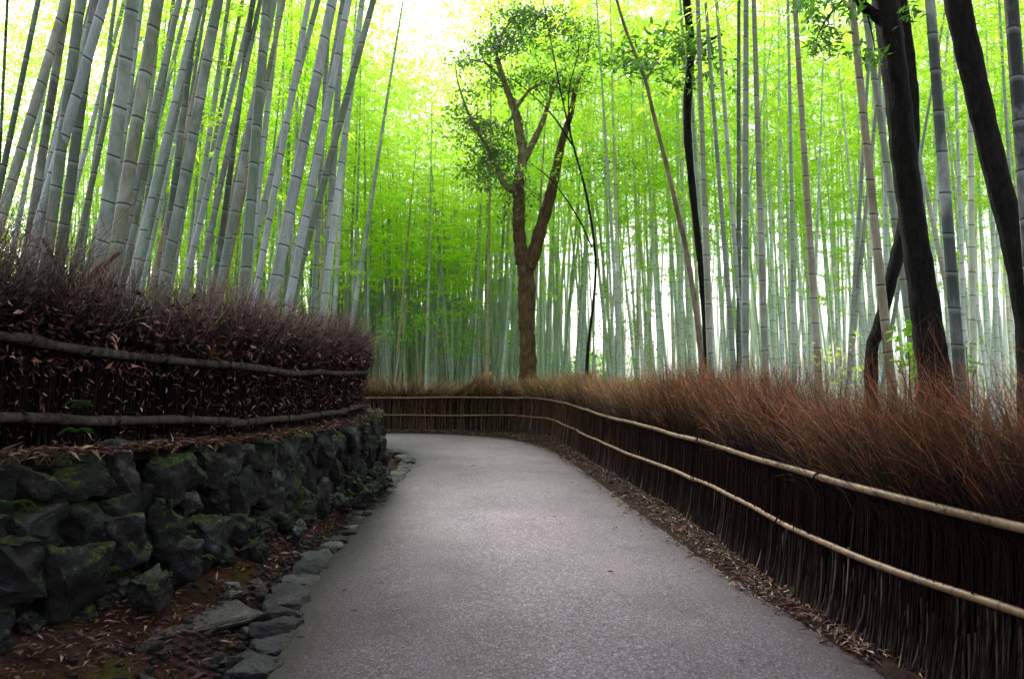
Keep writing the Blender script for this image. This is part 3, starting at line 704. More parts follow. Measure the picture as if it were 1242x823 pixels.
def hL(s, q): return np.interp(q[:, 1], [2, 4.4, 6, 8, 10, 12], [1.46, 1.42, 1.30, 1.26, 1.2, 1.1]) + 0.09 * np.sin(s * 2.7) + 0.07 * np.sin(s * 6.1) + 0.05 * np.sin(s * 13)
sB = FL.s_at_y(2.2); sE = FL.s_at_y(11) + 4
brush(FL, 8500, sB, sE, lambda y: bank_z(y) - 0.02, hL, 0.55, 0.0, 0.55, fl, M['twig_l'], 'brushwood', lambda s: 0.10 + 0.3 * np.sin(s * 1.3), -0.05, 0.0032, 4, side=1, splay=1.0, foot=0.5, spow=1.0)
# dead leaves caught in it
n = 22000; s = rng.uniform(sB, sE, n); nn, tt = normals_at(FL, s); z = np.where(rng.random(n) < 0.72, 0.52 + 0.62 * rng.beta(1.3, 2.2, n), rng.uniform(0.02, 0.6, n))
off = np.where(z > 0.52, np.where(z > 0.72, rng.uniform(-0.12, 0.3, n), rng.uniform(-0.03, 0.2, n)), rng.uniform(-0.05, 0.03, n)) 
q = FL.p(s) + nn * off[:, None]; C = np.column_stack([q, bank_z(q[:, 1]) + z]) - np.array(fl.location)
big = (z > 0.52)
g = Geo(); D = rng.normal(size=(n, 3)) * np.array([1, 1, 0.9]) + np.array([0, 0, -0.5])
g.leaves(C, D, np.where(big, rng.uniform(0.035, 0.085, n), rng.uniform(0.03, 0.07, n)), np.where(big, rng.uniform(0.015, 0.034, n), rng.uniform(0.006, 0.013, n)), rng.beta(1.5, 2.3, n), fold=0.35)
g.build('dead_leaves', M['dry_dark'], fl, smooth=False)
# broken reddish branches sticking out of the brushwood
def stick(name, pts, radii, mat, label, cat, sides=8):
    P = catmull([tuple(p) for p in pts], 24); R = np.interp(np.linspace(0, 1, 24), np.linspace(0, 1, len(radii)), radii)
    R = R * (1 + 0.08 * np.sin(np.arange(24) * 1.9)); g = Geo(); b = P[0].copy(); g.tubes(P - b, R, sides, 0.5, cap=True)
    return tag(g.build(name, mat, None, loc=b), label, cat)
stick('broken_branch', [at(96, 352, 5.3), at(118, 328, 5.3), at(145, 306, 5.35)], [0.022, 0.024, 0.012], M['redwood'], 'reddish broken branch slanting up out of the left brushwood', 'branch')
stick('broken_branch', [at(75, 332, 5.1), at(62, 308, 5.1), at(52, 290, 5.1)], [0.018, 0.013, 0.012], M['bark_dark'], 'short dark broken branch poking out left of the reddish one', 'branch')

# ------------------------------------------------------------------ bamboo prototypes
def culm_geo(H, node0, seed, sides=10, bend=0.0, lo=False):
    r = np.random.default_rng(seed); z = -0.3; zs = []; vs = []; rb = []
    k = 0
    while z < H:
        L = node0 * (0.8 + 0.5 * min(1, z / 3.0 + 0.2)) * r.uniform(0.93, 1.07)
        if lo: pts = [(0.0, 1.05), (0.5, 1.0)]
        else: pts = [(0.0, 1.06), (0.03, 1.035), (0.07, 0.985), (0.5, 1.0), (0.93, 0.99), (0.985, 1.05)]
        for f, b in pts: zs.append(z + f * L); vs.append(k + f); rb.append(b)
        z += L; k += 1
    zs = np.array(zs); rad = np.array(rb) * np.maximum(0.06, 1 - 0.92 * (np.clip(zs, 0, H) / H) ** 1.25) * 0.5
    x = bend * (np.clip(zs, 0, None) / H) ** 2.6; w = 0.02 * np.sin(zs * 0.9 + seed)
    P = np.column_stack([x + w, 0.02 * np.cos(zs * 0.7 + seed), zs]); return P, rad, np.array(vs)
def make_protos(nv, H, node0, z_lo, nbr, lpc, lsc, bend_s):
    out = []
    for v in range(nv):
        bend = bend_s * (0.6 + 0.8 * rng.random())
        P, R, vv = culm_geo(H, node0, v * 3 + int(H), 10, bend)
        gc = Geo(); gc.tubes(P, R, 10, 0.5, vv)     # unit diameter: child scale sets the thickness
        cul = gc.build('culm', M['culm'])
        # crown
        g = Geo(); zz = z_lo + (H + 0.3 - z_lo) * (np.arange(nbr) / nbr) ** 0.92 + rng.uniform(-0.15, 0.15, nbr)
        az = np.cumsum(np.full(nbr, 2.4)) + rng.normal(0, 0.5, nbr)
        h = np.clip((zz - z_lo) / (H - z_lo), 0, 1)
        Lb = (0.5 + 1.5 * np.sin(np.pi * np.clip(0.18 + h * 0.78, 0, 1)) ** 0.9) * rng.uniform(0.6, 1.15, nbr)
        Lb *= 0.9
        x0 = bend * (np.clip(zz, 0, None) / H) ** 2.6
        K = 6; f = np.linspace(0, 1, K)
        B = np.zeros((nbr, K, 3)); up = rng.uniform(0.35, 0.85, nbr)
        for k in range(K):
            r_ = Lb * f[k]
            B[:, k, 0] = x0 + np.cos(az) * r_; B[:, k, 1] = np.sin(az) * r_
            B[:, k, 2] = np.minimum(zz, H) + r_ * up - 0.55 * r_ * r_ / np.maximum(Lb, 0.3) * 1.15
        g.tubes(B, np.linspace(0.008, 0.002, K)[None] * np.ones((nbr, 1)), 3, 0.6, mi=1)
        ncl = 9; a = 0.18 + 0.85 * rng.random((nbr, ncl)); a = np.clip(a, 0, 1)
        i0 = np.minimum((a * (K - 1)).astype(int), K - 2); fr_ = a * (K - 1) - i0; bi = np.arange(nbr)[:, None]
        C = B[bi, i0] * (1 - fr_)[..., None] + B[bi, i0 + 1] * fr_[..., None]
        sd = np.where(rng.random((nbr, ncl)) < 0.5, -1, 1); sw = rng.uniform(0.05, 0.42, (nbr, ncl)) * (Lb[:, None] / 1.6)
        C = C + np.stack([-np.sin(az)[:, None] * sd * sw, np.cos(az)[:, None] * sd * sw, rng.normal(0, 0.05, (nbr, ncl)) - sw * 0.15], -1)
        C = C.reshape(-1, 3); azr = np.repeat(az, ncl)
        C = np.repeat(C, lpc, axis=0); azr = np.repeat(azr, lpc); n = len(C)
        C = C + rng.normal(0, 0.07, (n, 3)) * np.array([1, 1, 0.45])
        aa = azr + rng.normal(0, 0.9, n); D = np.stack([np.cos(aa), np.sin(aa), rng.normal(-0.35, 0.35, n)], -1)
        Nn = np.stack([rng.normal(0, 0.45, n), rng.normal(0, 0.45, n), np.ones(n)], -1)
        g.leaves(C, D, rng.uniform(0.10, 0.19, n) * lsc, rng.uniform(0.02, 0.032, n) * lsc, rng.random(n), N_=Nn)
        cr = g.build('foliage', [M['bleaf'], M['culm']])
        out.append((cul.data, cr.data, H))
        for o in (cul, cr): bpy.data.objects.remove(o)
    return out
NEAR = make_protos(4, 15.0, 0.27, 7.6, 34, 4, 1.15, 0.8)
MID = make_protos(6, 15.0, 0.30, 7.2, 36, 6, 1.3, 1.3)
LOW = make_protos(4, 13.0, 0.30, 4.6, 38, 6, 1.3, 1.0)

def place_bamboo(base, direction, dia, proto, colr, label, group, crown=True, spin=None, hs=1.0, slim=1.0):
    dia *= slim
    e = empty('bamboo', base)
    q = Vector((0, 0, 1)).rotation_difference(Vector(direction).normalized())
    sp = random.uniform(0, 6.28) if spin is None else spin
    e.rotation_mode = 'QUATERNION'; e.rotation_quaternion = q @ Quaternion((0, 0, 1), sp)
    tag(e, label, 'bamboo', group)
    c = bpy.data.objects.new('culm', proto[0]); COL.objects.link(c); c.parent = e; c.scale = (dia, dia, hs); c.color = (*colr, 1)
    if crown:
        f = bpy.data.objects.new('foliage', proto[1]); COL.objects.link(f); f.parent = e; f.scale = (1, 1, hs); f.color = (0.3, 0.35, 0.2, 1)
    return e
GREY = (0.24, 0.265, 0.255); LIGHT = (0.40, 0.43, 0.455); DARK = (0.10, 0.115, 0.105); BROWN = (0.30, 0.24, 0.18); BLACK = (0.012, 0.014, 0.014); GREEN = (0.165, 0.20, 0.165); PALE = (0.5, 0.55, 0.55)
Zs = 2.571
# (x_top, y_top, x_low, y_low) in the zoomed crop, width there, colour, colour word
left_list = [
 (22, 0, 0, 450, 14, BLACK, 'almost black'), (118, 0, 5, 550, 24, DARK, 'dark grey'), (205, 0, 40, 560, 36, GREY, 'grey green'), (250, 0, 165, 650, 38, GREEN, 'dull green'),
 (325, 0, 122, 700, 37, LIGHT, 'silvery'), (296, 0, 195, 740, 36, DARK, 'dark green'), (185, 150, 120, 560, 33, DARK, 'dark'), (412, 0, 318, 780, 46, GREEN, 'grey green'),
 (492, 0, 372, 720, 45, GREEN, 'dull green'), (440, 0, 385, 420, 24, LIGHT, 'pale'), (358, 0, 262, 760, 20, GREY, 'grey'), (540, 0, 455, 640, 20, GREY, 'grey'),
 (495, 60, 432, 650, 20, LIGHT, 'pale'), (615, 0, 535, 640, 27, DARK, 'dark grey'), (642, 0, 590, 330, 17, GREY, 'grey'), (680, 0, 540, 740, 38, GREEN, 'grey green'),
 (712, 0, 603, 760, 21, LIGHT, 'pale'), (790, 0, 612, 740, 24, LIGHT, 'silvery'), (802, 40, 645, 780, 24, GREY, 'grey'), (748, 300, 682, 800, 24, DARK, 'dark'),
 (832, 0, 768, 820, 36, GREEN, 'grey green'), (872, 0, 790, 720, 25, LIGHT, 'pale'), (897, 30, 850, 480, 11, GREY, 'grey'), (962, 0, 822, 780, 26, LIGHT, 'pale grey'),
 (1036, 0, 872, 820, 39, GREY, 'grey'), (1086, 0, 925, 820, 31, LIGHT, 'silvery'), (972, 40, 935, 350, 11, GREY, 'grey'), (1012, 300, 985, 820, 22, GREY, 'grey'),
 (1052, 300, 1022, 820, 29, GREY, 'grey green'), (1082, 330, 1052, 820, 19, LIGHT, 'pale'), (1128, 0, 1042, 700, 28, LIGHT, 'silvery'), (1078, 0, 1000, 400, 22, GREY, 'grey'), (1252, 0, 1130, 800, 21, LIGHT, 'pale grey')]
def thick(w): return 'thick' if w > 33 else 'medium' if w > 22 else 'slim'
def lean_word(dx):
    return 'strongly leaning' if abs(dx) > 0.24 else 'leaning' if abs(dx) > 0.13 else 'slightly leaning' if abs(dx) > 0.05 else 'upright'
srt = sorted(range(len(left_list)), key=lambda i: left_list[i][0] + left_list[i][2])
rank = {i: k for k, i in enumerate(srt)}
for i, (xt, yt, xl, yl, w, colr, cw) in enumerate(left_list):
    dia = random.uniform(0.108, 0.125) if w > 30 else random.uniform(0.095, 0.115)
    if w < 18: dia = 0.08
    Yd = F * dia / (w / Zs) * 0.97
    Yd = max(Yd, 5.5); Y0 = Yd
    for _ in range(30):
        b_ = at(xl / Zs, yl / Zs, Yd); d_ = at(xt / Zs, yt / Zs, Yd) - b_; bs_ = b_ - d_ * ((b_.z - 1.0) / d_.z)
        if dist(FL, bs_.x, bs_.y) > 0.55 and (side_left(bs_.x, bs_.y) or bs_.y > 21.3): break
        Yd += 0.25 if Yd < 13 else 1.0
    dia *= Yd / Y0
    if dia > 0.16: print('thick culm', i, Yd, dia)
    a = at(xt / Zs, yt / Zs, Yd + random.uniform(-0.3, 0.3)); b = at(xl / Zs, yl / Zs, Yd)
    d = a - b; base = b - d * ((b.z - 1.0) / d.z)
    if not side_left(base.x, base.y):   # stands on the ground past the bank
        base = b - d * ((b.z - float(gz(base.y)) + 0.1) / d.z)
    lab = f"{thick(w)} {cw} bamboo, {lean_word((xt - xl) / max(1, yl - yt))}, behind the left fence, {ordw(rank[i])} from the left"
    k = random.uniform(0.85, 1.12); cc = tuple(v * k for v in colr)
    place_bamboo(base, d, dia, NEAR[i % 4], cc, lab, 'bamboo behind the left fence', hs=random.uniform(0.9, 1.1), spin=random.uniform(-0.6, 0.6), slim=0.95 if w > 33 else 0.86)
# right-hand culms in front, given in photo pixels
right_list = [
 (904, 0, 904, 319, 9.4, GREY, 'grey', 'upright in the clump right of the thin black trunk'), (895, 0, 896, 319, 7.0, DARK, 'dark grey', 'upright at the left edge of the clump'),
 (913, 0, 924, 319, 9.4, GREY, 'blue grey', 'in the clump, its right edge'), (963, 0, 984, 319, 9.6, BROWN, 'brown', 'standing alone left of the tan leaning one'),
 (1032, 0, 1066, 319, 12, BROWN, 'tan', 'leaning left in front of the black trunk'), (1127, 0, 1153, 319, 15.2, (0.06, 0.075, 0.075), 'dark slate', 'between the two big black trunks'),
 (1226, 0, 1246, 260, 20, BLACK, 'black', 'at the right edge of the picture'), (1055, 40, 1038, 319, 6.5, GREY, 'grey', 'thin one behind the tan culm'),
 (1069, 62, 1044, 319, 6.5, GREY, 'grey', 'leaning right behind the tan culm'), (1147, 0, 1115, 195, 5.5, GREY, 'grey', 'leaning right behind the dark slate culm'),
 (845, 0, 857, 319, 8.4, GREY, 'grey', 'just right of the thin black trunk'), (858, 40, 880, 319, 7.0, GREY, 'grey', 'bending right of the thin black trunk'),
 (832, 100, 850, 319, 6.0, LIGHT, 'pale', 'crossing the thin black trunk'), (942, 0, 923, 130, 3.0, LIGHT, 'pale', 'thin slanting one right of the clump'),
 (1090, 300, 1115, 470, 11, GREY, 'grey', 'behind the leaves of the green shrub'), (1176, 100, 1180, 420, 9, PALE, 'pale', 'pale one right of the dark slate culm'),
 (868, 0, 893, 319, 7, LIGHT, 'pale', 'between the thin black trunk and the clump')]
for i, (xt, yt, xl, yl, w, colr, cw, where) in enumerate(right_list):
    dia = 0.115 if w > 12 else 0.105 if w > 8 else 0.09 if w > 5 else 0.06
    Yd = max(5.2, F * dia / w)
    a = at(xt, yt, Yd); b = at(xl, yl, Yd); d = a - b; base = b - d * ((b.z + 0.1) / d.z)
    if Yd > 18.5 and not beyond_right(base.x, base.y): Yd = 22
    place_bamboo(base, d, dia, NEAR[i % 4], colr, f"{cw} bamboo culm, {where}", 'bamboo behind the right fence', hs=random.uniform(0.9, 1.1), spin=random.uniform(-0.6, 0.6))

# ------------------------------------------------------------------ grove: single culms in the middle distance
def haze(px, Yd):   # haze painted into the culm colour: paler to the right and farther back
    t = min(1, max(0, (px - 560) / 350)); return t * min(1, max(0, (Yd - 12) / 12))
spots = []
def try_spot(x, y, md):
    for (a, b) in spots:
        if (a - x) ** 2 + (b - y) ** 2 < md * md: return False
    spots.append((x, y)); return True
cnt = 0; tries = 0
TOTAL = 246
R_ = random.Random(5)
while cnt < TOTAL and tries < 20000:
    tries += 1
    u = R_.random()
    if u < 0.66: Yd = R_.uniform(21.3, 34)
    elif u < 0.84: Yd = R_.uniform(9.5, 21.5)
    else: Yd = R_.uniform(9, 17)
    if u < 0.84: px = R_.uniform(420, 1300)
    else: px = R_.uniform(-40, 430)
    if Yd > 21 and R_.random() < 0.3: px = R_.uniform(100, 640)
    x = (px - CX) / F * Yd
    if side_left(x, Yd):
        if dist(FL, x, Yd) < 1.0: continue
    elif not beyond_right(x, Yd) or dist(FR, x, Yd) < 1.3: continue
    if 540 < px < 740 and Yd < 25.5: continue
    if 425 < px < 580 and 17 < Yd < 26: continue
    if 700 < px and Yd < 13: continue
    if 700 < px < 1300 and Yd < 21 and R_.random() < 0.3: continue
    if not try_spot(x, Yd, 0.5): continue
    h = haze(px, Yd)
    lr = R_.random()
    baseC = GREY if lr < 0.45 else LIGHT if lr < 0.65 else GREEN if lr < 0.86 else BROWN
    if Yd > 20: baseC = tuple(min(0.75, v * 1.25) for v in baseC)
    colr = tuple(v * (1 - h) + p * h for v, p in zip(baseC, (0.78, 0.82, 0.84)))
    lean = -0.03 if px > 700 else 0.035 if px > 430 else 0.2
    if Yd > 20 and px < 430: lean = 0.05
    dirv = (lean + R_.gauss(0, 0.035), R_.gauss(0, 0.04), 1)
    hsc = R_.uniform(0.62, 0.8) if 425 < px < 580 else R_.uniform(0.8, 1.15)
    if Yd > 21: reg = 'far beyond the bend, left of the forked tree' if px < 600 else 'far behind the forked tree' if px < 720 else 'far back between forked tree and clump' if px < 890 else 'far back behind the black trunks'
    else: reg = 'deeper in the grove behind the left fence' if px < 430 else 'between right fence and far grove'
    tone = 'brownish' if baseC[0] > baseC[1] else 'pale' if colr[0] > 0.38 else 'grey green'
    proto = (LOW if R_.random() < 0.2 else MID)[cnt % 4] if Yd > 20 or (px < 430 and Yd > 12.5) else NEAR[cnt % 4]
    dia = R_.uniform(0.10, 0.15) if Yd > 20 else R_.uniform(0.085, 0.11)
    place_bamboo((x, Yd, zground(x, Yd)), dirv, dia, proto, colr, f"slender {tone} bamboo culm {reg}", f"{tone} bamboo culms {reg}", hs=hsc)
    cnt += 1

# farther culms: one mass
n = 1900; g = Geo(); Yf = rng.uniform(33, 60, n) ; pxf = np.where(rng.random(n) < 0.35, rng.uniform(380, 680, n), rng.uniform(60, 1320, n))
keep = (pxf < 640) | (rng.random(n) < 0.5); Yf, pxf = Yf[keep], pxf[keep]; n = len(Yf)
K = 7; f = np.linspace(0, 1, K); P = np.zeros((n, K, 3)); lx = rng.normal(0, 0.05, n)
for k in range(K):
    P[:, k, 0] = (pxf - CX) / F * Yf + lx * 15 * f[k]; P[:, k, 1] = Yf; P[:, k, 2] = -0.1 + np.where((pxf > 340) & (pxf < 620), 10.5, 15) * f[k]
tone = np.clip((pxf - 500) / 500, 0, 1)  # painted haze: distant culms get paler towards the right
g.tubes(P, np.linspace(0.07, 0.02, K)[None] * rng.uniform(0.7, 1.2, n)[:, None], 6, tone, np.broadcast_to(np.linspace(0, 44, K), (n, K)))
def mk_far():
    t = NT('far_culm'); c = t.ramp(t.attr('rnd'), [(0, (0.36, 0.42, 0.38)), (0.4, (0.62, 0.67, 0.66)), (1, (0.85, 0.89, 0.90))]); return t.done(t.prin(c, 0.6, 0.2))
M['far'] = mk_far()
tag(g.build('distant_bamboo', M['far']), 'distant bamboo culms too many to tell apart at the back of the grove', 'bamboo', kind='stuff')
# distant foliage mass
def foliage_mass(name, ncl, per, boxes, mat, lsc, label):
    C = []
    for (x0, x1, y0, y1, z0, z1, wgt) in boxes:
        m = int(ncl * 1.12 * wgt); yy = rng.uniform(y0, y1, m); xx = (rng.uniform(x0, x1, m) - CX) / F * yy; zz = z0 + (z1 - z0) * rng.random(m)
        C.append(np.column_stack([xx, yy, zz]))
    C = np.vstack(C); m = len(C); C = np.repeat(C, per, 0); n = len(C)
    C = C + rng.normal(0, 1, (n, 3)) * np.array([0.75, 0.75, 0.16]) + 0
    a = rng.uniform(0, 6.28, n); D = np.stack([np.cos(a), np.sin(a), rng.normal(-0.3, 0.3, n)], -1)
    Nn = np.stack([rng.normal(0, 0.5, n), rng.normal(0, 0.5, n), np.ones(n)], -1)
    g = Geo(); g.leaves(C, D, rng.uniform(0.16, 0.34, n) * lsc, rng.uniform(0.05, 0.09, n) * lsc, np.clip(np.repeat(rng.random(m), per) * 0.6 + rng.random(n) * 0.4, 0, 1), N_=Nn)
    return tag(g.build(name, mat), label, 'foliage', kind='stuff')
foliage_mass('bamboo_foliage', 3300, 42, [(-80, 250, 30, 46, 3.0, 22, 0.42), (250, 430, 32, 50, 5.0, 19.5, 0.24), (430, 580, 34, 50, 6.5, 16.5, 0.19), (430, 580, 36, 50, 15.5, 21, 0.05), (250, 430, 34, 50, 17, 23, 0.08), (570, 720, 36, 52, 17, 25, 0.10), (580, 660, 36, 52, 8.5, 19.5, 0.11), (660, 900, 38, 56, 10.5, 25, 0.19), (900, 1320, 40, 60, 11.5, 27, 0.13)], M['bleaf_pale'], 1.15, 'bright lime bamboo foliage filling the back of the grove')

foliage_mass('undergrowth', 700, 40, [(40, 330, 40, 52, -0.2, 4.5, 0.45), (330, 640, 40, 54, -0.2, 5.2, 0.9), (640, 760, 44, 54, -0.2, 3.0, 0.15)], M['mleaf'], 1.2, 'dark green undergrowth behind the culms left of the forked tree')
# ------------------------------------------------------------------ trees
def limb(g, pts, radii, sides=14, n=40, seed=1, mi=0, rough=0.06):
    P = catmull([tuple(p) for p in pts], n); R = np.interp(np.linspace(0, 1, n), np.linspace(0, 1, len(radii)), radii)
    R = R * (1 + rough * np.sin(np.arange(n) * 1.3 + seed) + rough * 0.6 * np.sin(np.arange(n) * 2.9 + seed * 2))
    k0 = g.n; g.tubes(P, R, sides, 0.5, mi=mi)
    V = g.V[-1]; c = np.repeat(P, sides, 0); d = V - c
    a = np.tile(np.arange(sides), n) * 2 * np.pi / sides
    V += d * (0.07 * np.sin(a * 3 + seed + np.repeat(P[:, 2], sides) * 1.1) + 0.04 * np.sin(a * 5 + seed * 3 + np.repeat(P[:, 2], sides) * 2.7))[:, None]
    return P
def spray(g, centers, n_each, rad, L, W, mi=0, flat=0.5, rndb=0.5):
    for c in centers:
        c = np.array(c[:3]); n = n_each
        C = c + rng.normal(0, 1, (n, 3)) * np.array([rad, rad, rad * flat])
        D = rng.normal(0, 1, (n, 3)) * np.array([1, 1, 0.6]) + np.array([0, 0, -0.2])
        g.leaves(C, D, rng.uniform(0.7, 1.3, n) * L, rng.uniform(0.7, 1.3, n) * W, np.clip(rng.normal(rndb, 0.25, n), 0, 1), mi=mi, N_=np.stack([rng.normal(0, .6, n), rng.normal(0, .6, n), np.ones(n)], -1))
def tree(name, label, cat='tree', base=(0, 0, 0)):
    e = empty(name, base); return tag(e, label, cat)
def z2(x, y, Y): return at(400 + x / Zs, y / Zs, Y)
def z3(x, y, Y): return at(822 + x / Zs, y / Zs, Y)
def sub(gobj, parent):
    """shift a geo written in world space to its parent's frame"""
    for V in gobj.V: V -= np.array(parent.location)
D0 = 22.6
t0 = tree('forked_tree', 'brown forked tree with sparse dark leaves standing behind the fence at the bend', base=at(640, 505, D0) * 1.0)
t0.location.z = 0.0
g = Geo()
trunk = [(at(641, 520, D0)), at(641, 445, D0), at(639, 390, D0), at(638, 340, D0), at(632, 305, D0)]
limb(g, [(trunk[0].x, D0, -0.1), *trunk[1:]], [0.36, 0.27, 0.225, 0.25, 0.21], 18, 50, 1)
limb(g, [at(634, 320, D0), z2(590, 720, D0), z2(590, 640, D0), z2(591, 560, D0)], [0.21, 0.185, 0.17, 0.155], 14, 30, 2)
limb(g, [at(641, 325, D0), z2(640, 780, D0), z2(690, 600, D0), z2(722, 450, D0), z2(752, 350, D0), z2(768, 270, D0), z2(800, 190, D0), z2(815, 90, D0)], [0.20, 0.185, 0.165, 0.135, 0.10, 0.07, 0.04, 0.012], 14, 60, 3)
g2 = Geo()
limb(g2, [z2(590, 610, D0), z2(590, 560, D0), z2(603, 480, D0), z2(592, 420, D0), z2(578, 350, D0), z2(545, 260, D0), z2(528, 190, D0)], [0.14, 0.155, 0.145, 0.13, 0.12, 0.08, 0.04], 14, 50, 2, rough=0.1)
limb(g2, [z2(592, 600, D0), z2(545, 575, D0), z2(508, 490, D0), z2(440, 370, D0 - .5), z2(402, 265, D0 - .8), z2(390, 190, D0 - .9)], [0.115, 0.095, 0.065, 0.042, 0.026, 0.01], 10, 40, 4)
limb(g2, [z2(606, 500, D0), z2(655, 400, D0 - .2), z2(690, 300, D0 - .3), z2(715, 215, D0 - .3)], [0.10, 0.09, 0.05, 0.015], 10, 30, 5)
limb(g2, [z2(545, 262, D0), z2(520, 160, D0), z2(570, 60, D0), z2(640, 30, D0)], [0.08, 0.05, 0.035, 0.02], 8, 30, 6)
limb(g2, [z2(575, 345, D0), z2(640, 270, D0), z2(740, 260, D0)], [0.06, 0.04, 0.02], 8, 30, 7)
limb(g2, [z2(600, 70, D0), z2(650, 50, D0), z2(780, 95, D0)], [0.03, 0.025, 0.015], 8, 30, 8)
limb(g2, [z2(540, 250, D0), z2(490, 200, D0), z2(450, 190, D0)], [0.06, 0.04, 0.02], 8, 20, 9)
g3 = g; g = Geo(); cs = []
rr = np.random.default_rng(3)
def cl(x0, x1, y0, y1, n, Y=D0, sp=1.0):
    for _ in range(n): cs.append(z2(rr.uniform(x0, x1), rr.uniform(y0, y1), Y + rr.normal(0, sp)))
def along(pts, n, sp):
    P_ = catmull(pts, 40)
    for _ in range(n):
        q_ = P_[rr.integers(0, 40)] + rr.normal(0, sp, 2) * np.array([1.2, 0.7]); cs.append(z2(q_[0], q_[1], D0 + rr.normal(0, 0.9)))
along([(560, 60), (630, 30), (700, 60), (780, 100), (810, 130)], 40, 20); along([(430, 185), (500, 150), (580, 120), (640, 175)], 46, 26); along([(455, 290), (520, 240), (570, 300)], 16, 18)
along([(580, 255), (650, 240), (770, 280)], 28, 17); along([(415, 400), (470, 400), (520, 500), (440, 540)], 60, 34); along([(430, 300), (470, 480), (540, 620)], 30, 24); along([(700, 120), (760, 200), (730, 330)], 22, 26); along([(540, 110), (620, 90), (720, 80)], 26, 26); along([(560, 560), (600, 620), (560, 680)], 10, 16)
spray(g, cs, 30, 0.27, 0.14, 0.05, flat=0.35, rndb=0.4)
hubs = np.array([tuple(z2(x, y, D0)) for (x, y) in ((528, 190), (520, 160), (570, 60), (640, 30), (650, 50), (545, 262), (578, 350), (640, 270), (740, 260), (508, 490), (440, 370), (490, 200), (450, 190), (590, 560), (768, 270), (800, 190))])
for c in cs[::2]:
    c = np.array(c); h = hubs[((hubs - c) ** 2).sum(1).argmin()]; m = (h + c) / 2 + rng.normal(0, 0.12, 3)
    limb(g2, [tuple(h), tuple(m), tuple(c)], [0.022, 0.014, 0.005], 5, 10, 3)
sub(g3, t0); sub(g2, t0)
g3.build('trunk', M['bark'], t0); g2.build('limb', M['bark_pale'], t0)
cs = []; cl(440, 640, 380, 600, 16); cl(740, 960, 480, 560, 16); cl(600, 800, 130, 300, 14)
spray(g, cs, 26, 0.36, 0.13, 0.045, flat=0.3, rndb=1.0)
sub(g, t0); g.build('crown', M['dleaf'], t0)

# sapling with bowed dark stems
Ds = 17.5
ts = tree('bowed_sapling', 'thin dark sapling with bowed crossing stems right of the forked tree'); ts.location = (at(712, 456, Ds).x, Ds, 0)
b0 = at(712, 456, Ds); b0.z = 0
g = Geo()
limb(g, [b0, at(712, 440, Ds), at(722, 340, Ds), at(720, 290, Ds), at(710, 230, Ds), at(695, 175, Ds), at(682, 120, Ds), at(668, 50, Ds), at(655, -20, Ds)], [0.05, 0.045, 0.032, 0.03, 0.028, 0.023, 0.018, 0.014, 0.008], 8, 70, 3)
limb(g, [at(697, 180, Ds), at(670, 140, Ds), at(640, 110, Ds), at(620, 95, Ds)], [0.025, 0.02, 0.014, 0.008], 7, 30, 4)
limb(g, [at(718, 300, Ds), at(700, 262, Ds), at(670, 220, Ds), at(640, 195, Ds)], [0.02, 0.018, 0.014, 0.006], 7, 30, 5)
limb(g, [at(692, 168, Ds), at(690, 110, Ds), at(702, 60, Ds), at(694, 20, Ds)], [0.02, 0.015, 0.012, 0.006], 7, 30, 6)
sub(g, ts); g.build('stem', M['bark_dark'], ts)
g = Geo(); cs = [at(rr.uniform(640, 720), rr.uniform(40, 120), Ds + rr.normal(0, .6)) for _ in range(26)] + [at(rr.uniform(640, 800), rr.uniform(175, 215), Ds + rr.normal(0, .6)) for _ in range(16)]
spray(g, cs, 22, 0.2, 0.11, 0.035, flat=0.3, rndb=0.9); sub(g, ts); g.build('foliage', M['mleaf'], ts)

# tan leaning tree
Dt = 12.5
tt_ = tree('leaning_tree', 'slim tan tree leaning left with dark glossy leaf clusters near its top'); b0 = at(853, 456, Dt); b0.z = -0.05; tt_.location = b0
g = Geo(); limb(g, [b0, at(851, 440, Dt), at(835, 320, Dt), at(818, 241, Dt), at(793, 140, Dt), at(782, 95, Dt), at(757, 30, Dt), at(742, -30, Dt), at(735, -120, Dt)], [0.06, 0.052, 0.043, 0.04, 0.034, 0.03, 0.025, 0.022, 0.017], 10, 80, 3)
limb(g, [at(783, 98, Dt), at(800, 70, Dt), at(822, 45, Dt)], [0.016, 0.012, 0.006], 7, 20, 4); limb(g, [at(770, 60, Dt), at(752, 68, Dt), at(742, 76, Dt)], [0.014, 0.01, 0.005], 7, 20, 5)
sub(g, tt_); g.build('trunk', M['bark_pale'], tt_)
g = Geo(); cs = [at(rr.uniform(745, 790), rr.uniform(50, 90), Dt + rr.normal(0, .4)) for _ in range(14)] + [at(rr.uniform(790, 850), rr.uniform(28, 70), Dt + rr.normal(0, .4)) for _ in range(16)] + [at(rr.uniform(800, 880), rr.uniform(60, 110), Dt + rr.normal(0, .4)) for _ in range(9)]
spray(g, cs, 20, 0.16, 0.15, 0.05, flat=0.4, rndb=0.85); sub(g, tt_); g.build('foliage', M['dleaf'], tt_)

# thin black trunk
Dk = 13.0
tk = tree('dark_tree', 'thin straight black trunk beside the upright bamboo clump'); b0 = at(858, 456, Dk); b0.z = -0.1; tk.location = b0
g = Geo(); limb(g, [b0, at(858, 440, Dk), at(850, 330, Dk), at(834, 160, Dk), at(838, 60, Dk), at(832, -10, Dk), at(828, -140, Dk)], [0.08, 0.055, 0.05, 0.062, 0.07, 0.065, 0.06], 12, 60, 3)
limb(g, [at(838, 70, Dk), at(856, 52, Dk), at(876, 42, Dk)], [0.03, 0.03, 0.02], 8, 20, 5)
sub(g, tk); g.build('trunk', M['bark_dark'], tk)

